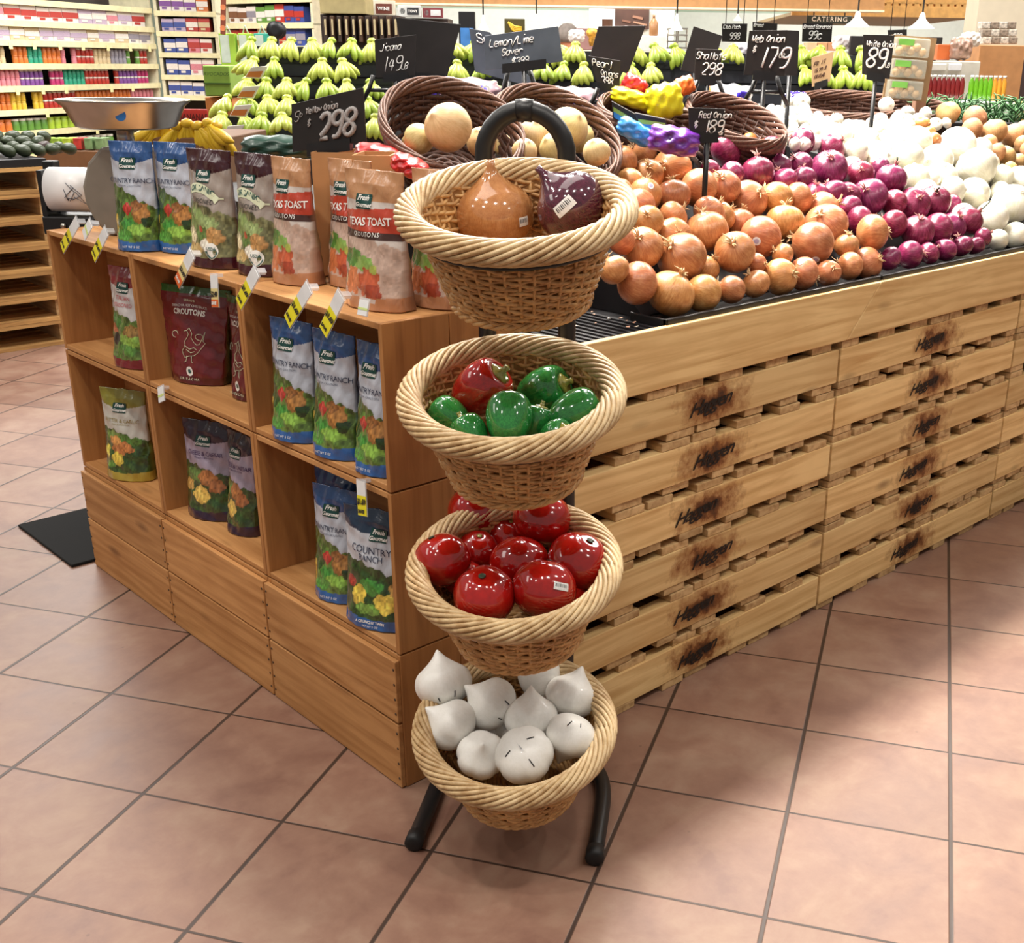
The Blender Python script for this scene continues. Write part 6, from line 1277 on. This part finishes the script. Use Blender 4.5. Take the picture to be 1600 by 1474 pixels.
MB().tube([(-.045, -.05, 1.085), (.13, -.05, 1.085)], .012, 10).build('spindle', M['black'], bd); MB().box(-.05, -.09, .99, -.036, .0, 1.14).build('side_bracket', M['black'], bd, smooth=False); MB().box(-.05, -.10, .965, .125, .02, 1.015).build('lower_housing', M['black'], bd, smooth=False, bevel=.004)
for s in (.0, .07): MB().tube([(s + .01, -.102, .99), (s + .01, -.106, .99)], .008, 10).build('chrome_bolt', M['steel'], bd)
for k, (a, b) in enumerate([(-.012, .01), (.0, .03), (.008, -.02), (-.02, -.01), (.012, .04)]): MB().tube([(.05 + a, -.1125, 1.11 - k * .006), (.05 + b, -.1135, 1.085 - k * .008), (.05 + a * .5, -.111, 1.06 + k * .003)], .0012, 5).build('printed_mark', C_('grey_print', '6a6a72'), rr_)
for k in range(7):
    o = empty('wooden_pallet', (-.30, 4.6, .0005 + k * .131), label=f'pale pallet {["on the floor", "second up", "third up", "fourth up", "fifth up", "sixth up", "topmost"][k]} in the stack under the avocados at the left', cat='pallet')
    for x in (.0, .67, 1.34): MB().box(x, .0, .020, x + .036, .97, .110).build('stringer', M['deck'], o, smooth=False)
    for zz in (0, .111):
        for q in range(9): MB().box(.0, -.03 + q * .115, zz, 1.38, .055 + q * .115, zz + .019).build('deck_board', M['fardeck'], o, smooth=False)
MB().box(-.30, 4.58, .9185, 1.10, 5.5, .955).build('avocado_tray', M['mat'], smooth=False, label='black tray of avocados on the left pallet stack', cat='tray')
AV = blob(12, lambda a: math.sin(a) * (.82 - .16 * math.cos(a)), lambda a: 1.12 * math.cos(a), 16).mesh('avocado', [plain('dark_avocado_skin', '2f3a22', .5, coat=.2, var=.3, nscale=30)]); AV2 = AV.copy(); AV2.materials[0] = plain('ripe_avocado_skin', '35201e', .5, coat=.2)
n_ = 0
for j, v in enumerate((240, 230, 221, 213)):
    u = -12 + 8 * (j % 2)
    while u < 112 - j * 14:
        y = 4.70 + j * .10; p = ony(u, v, y); p.z = max(p.z, .956 + .034); o = inst('avocado', AV2 if n_ == 9 else AV, p, (1.3 + rs.uniform(-.3, .3), rs.uniform(-.4, .4), rs.uniform(0, 6)), .037, label='purple brown ripe avocado among the dark green ones' if n_ == 9 else 'dark green avocado heaped on the left pallet stack', cat='avocado', group=None if n_ == 9 else 'dark green avocados on the left pallets'); n_ += 1; u += 24
for k in range(6):
    c, nm = [('8fae3a', 'green'), ('8fae3a', 'green'), ('a8bf3c', 'green'), ('b0342c', 'red'), ('6f8a5c', 'green'), ('6f8a5c', 'green')][k]
    solid('fruit_pack', 62 + k * 17, 216, 77 + k * 17, 234, 7.6, .12, C_('fruit_pack_' + c, c, var=.35, nscale=25), f'{nm} fruit pack in the low row behind the avocados', 'fruit pack', group=f'{nm} fruit packs behind the avocados')
solid('low_display', 56, 235, 190, 246, 7.55, .5, C_('brown_bin', '6f4a2c', rough=.6), 'low brown display carrying the fruit packs', 'display', base=0)
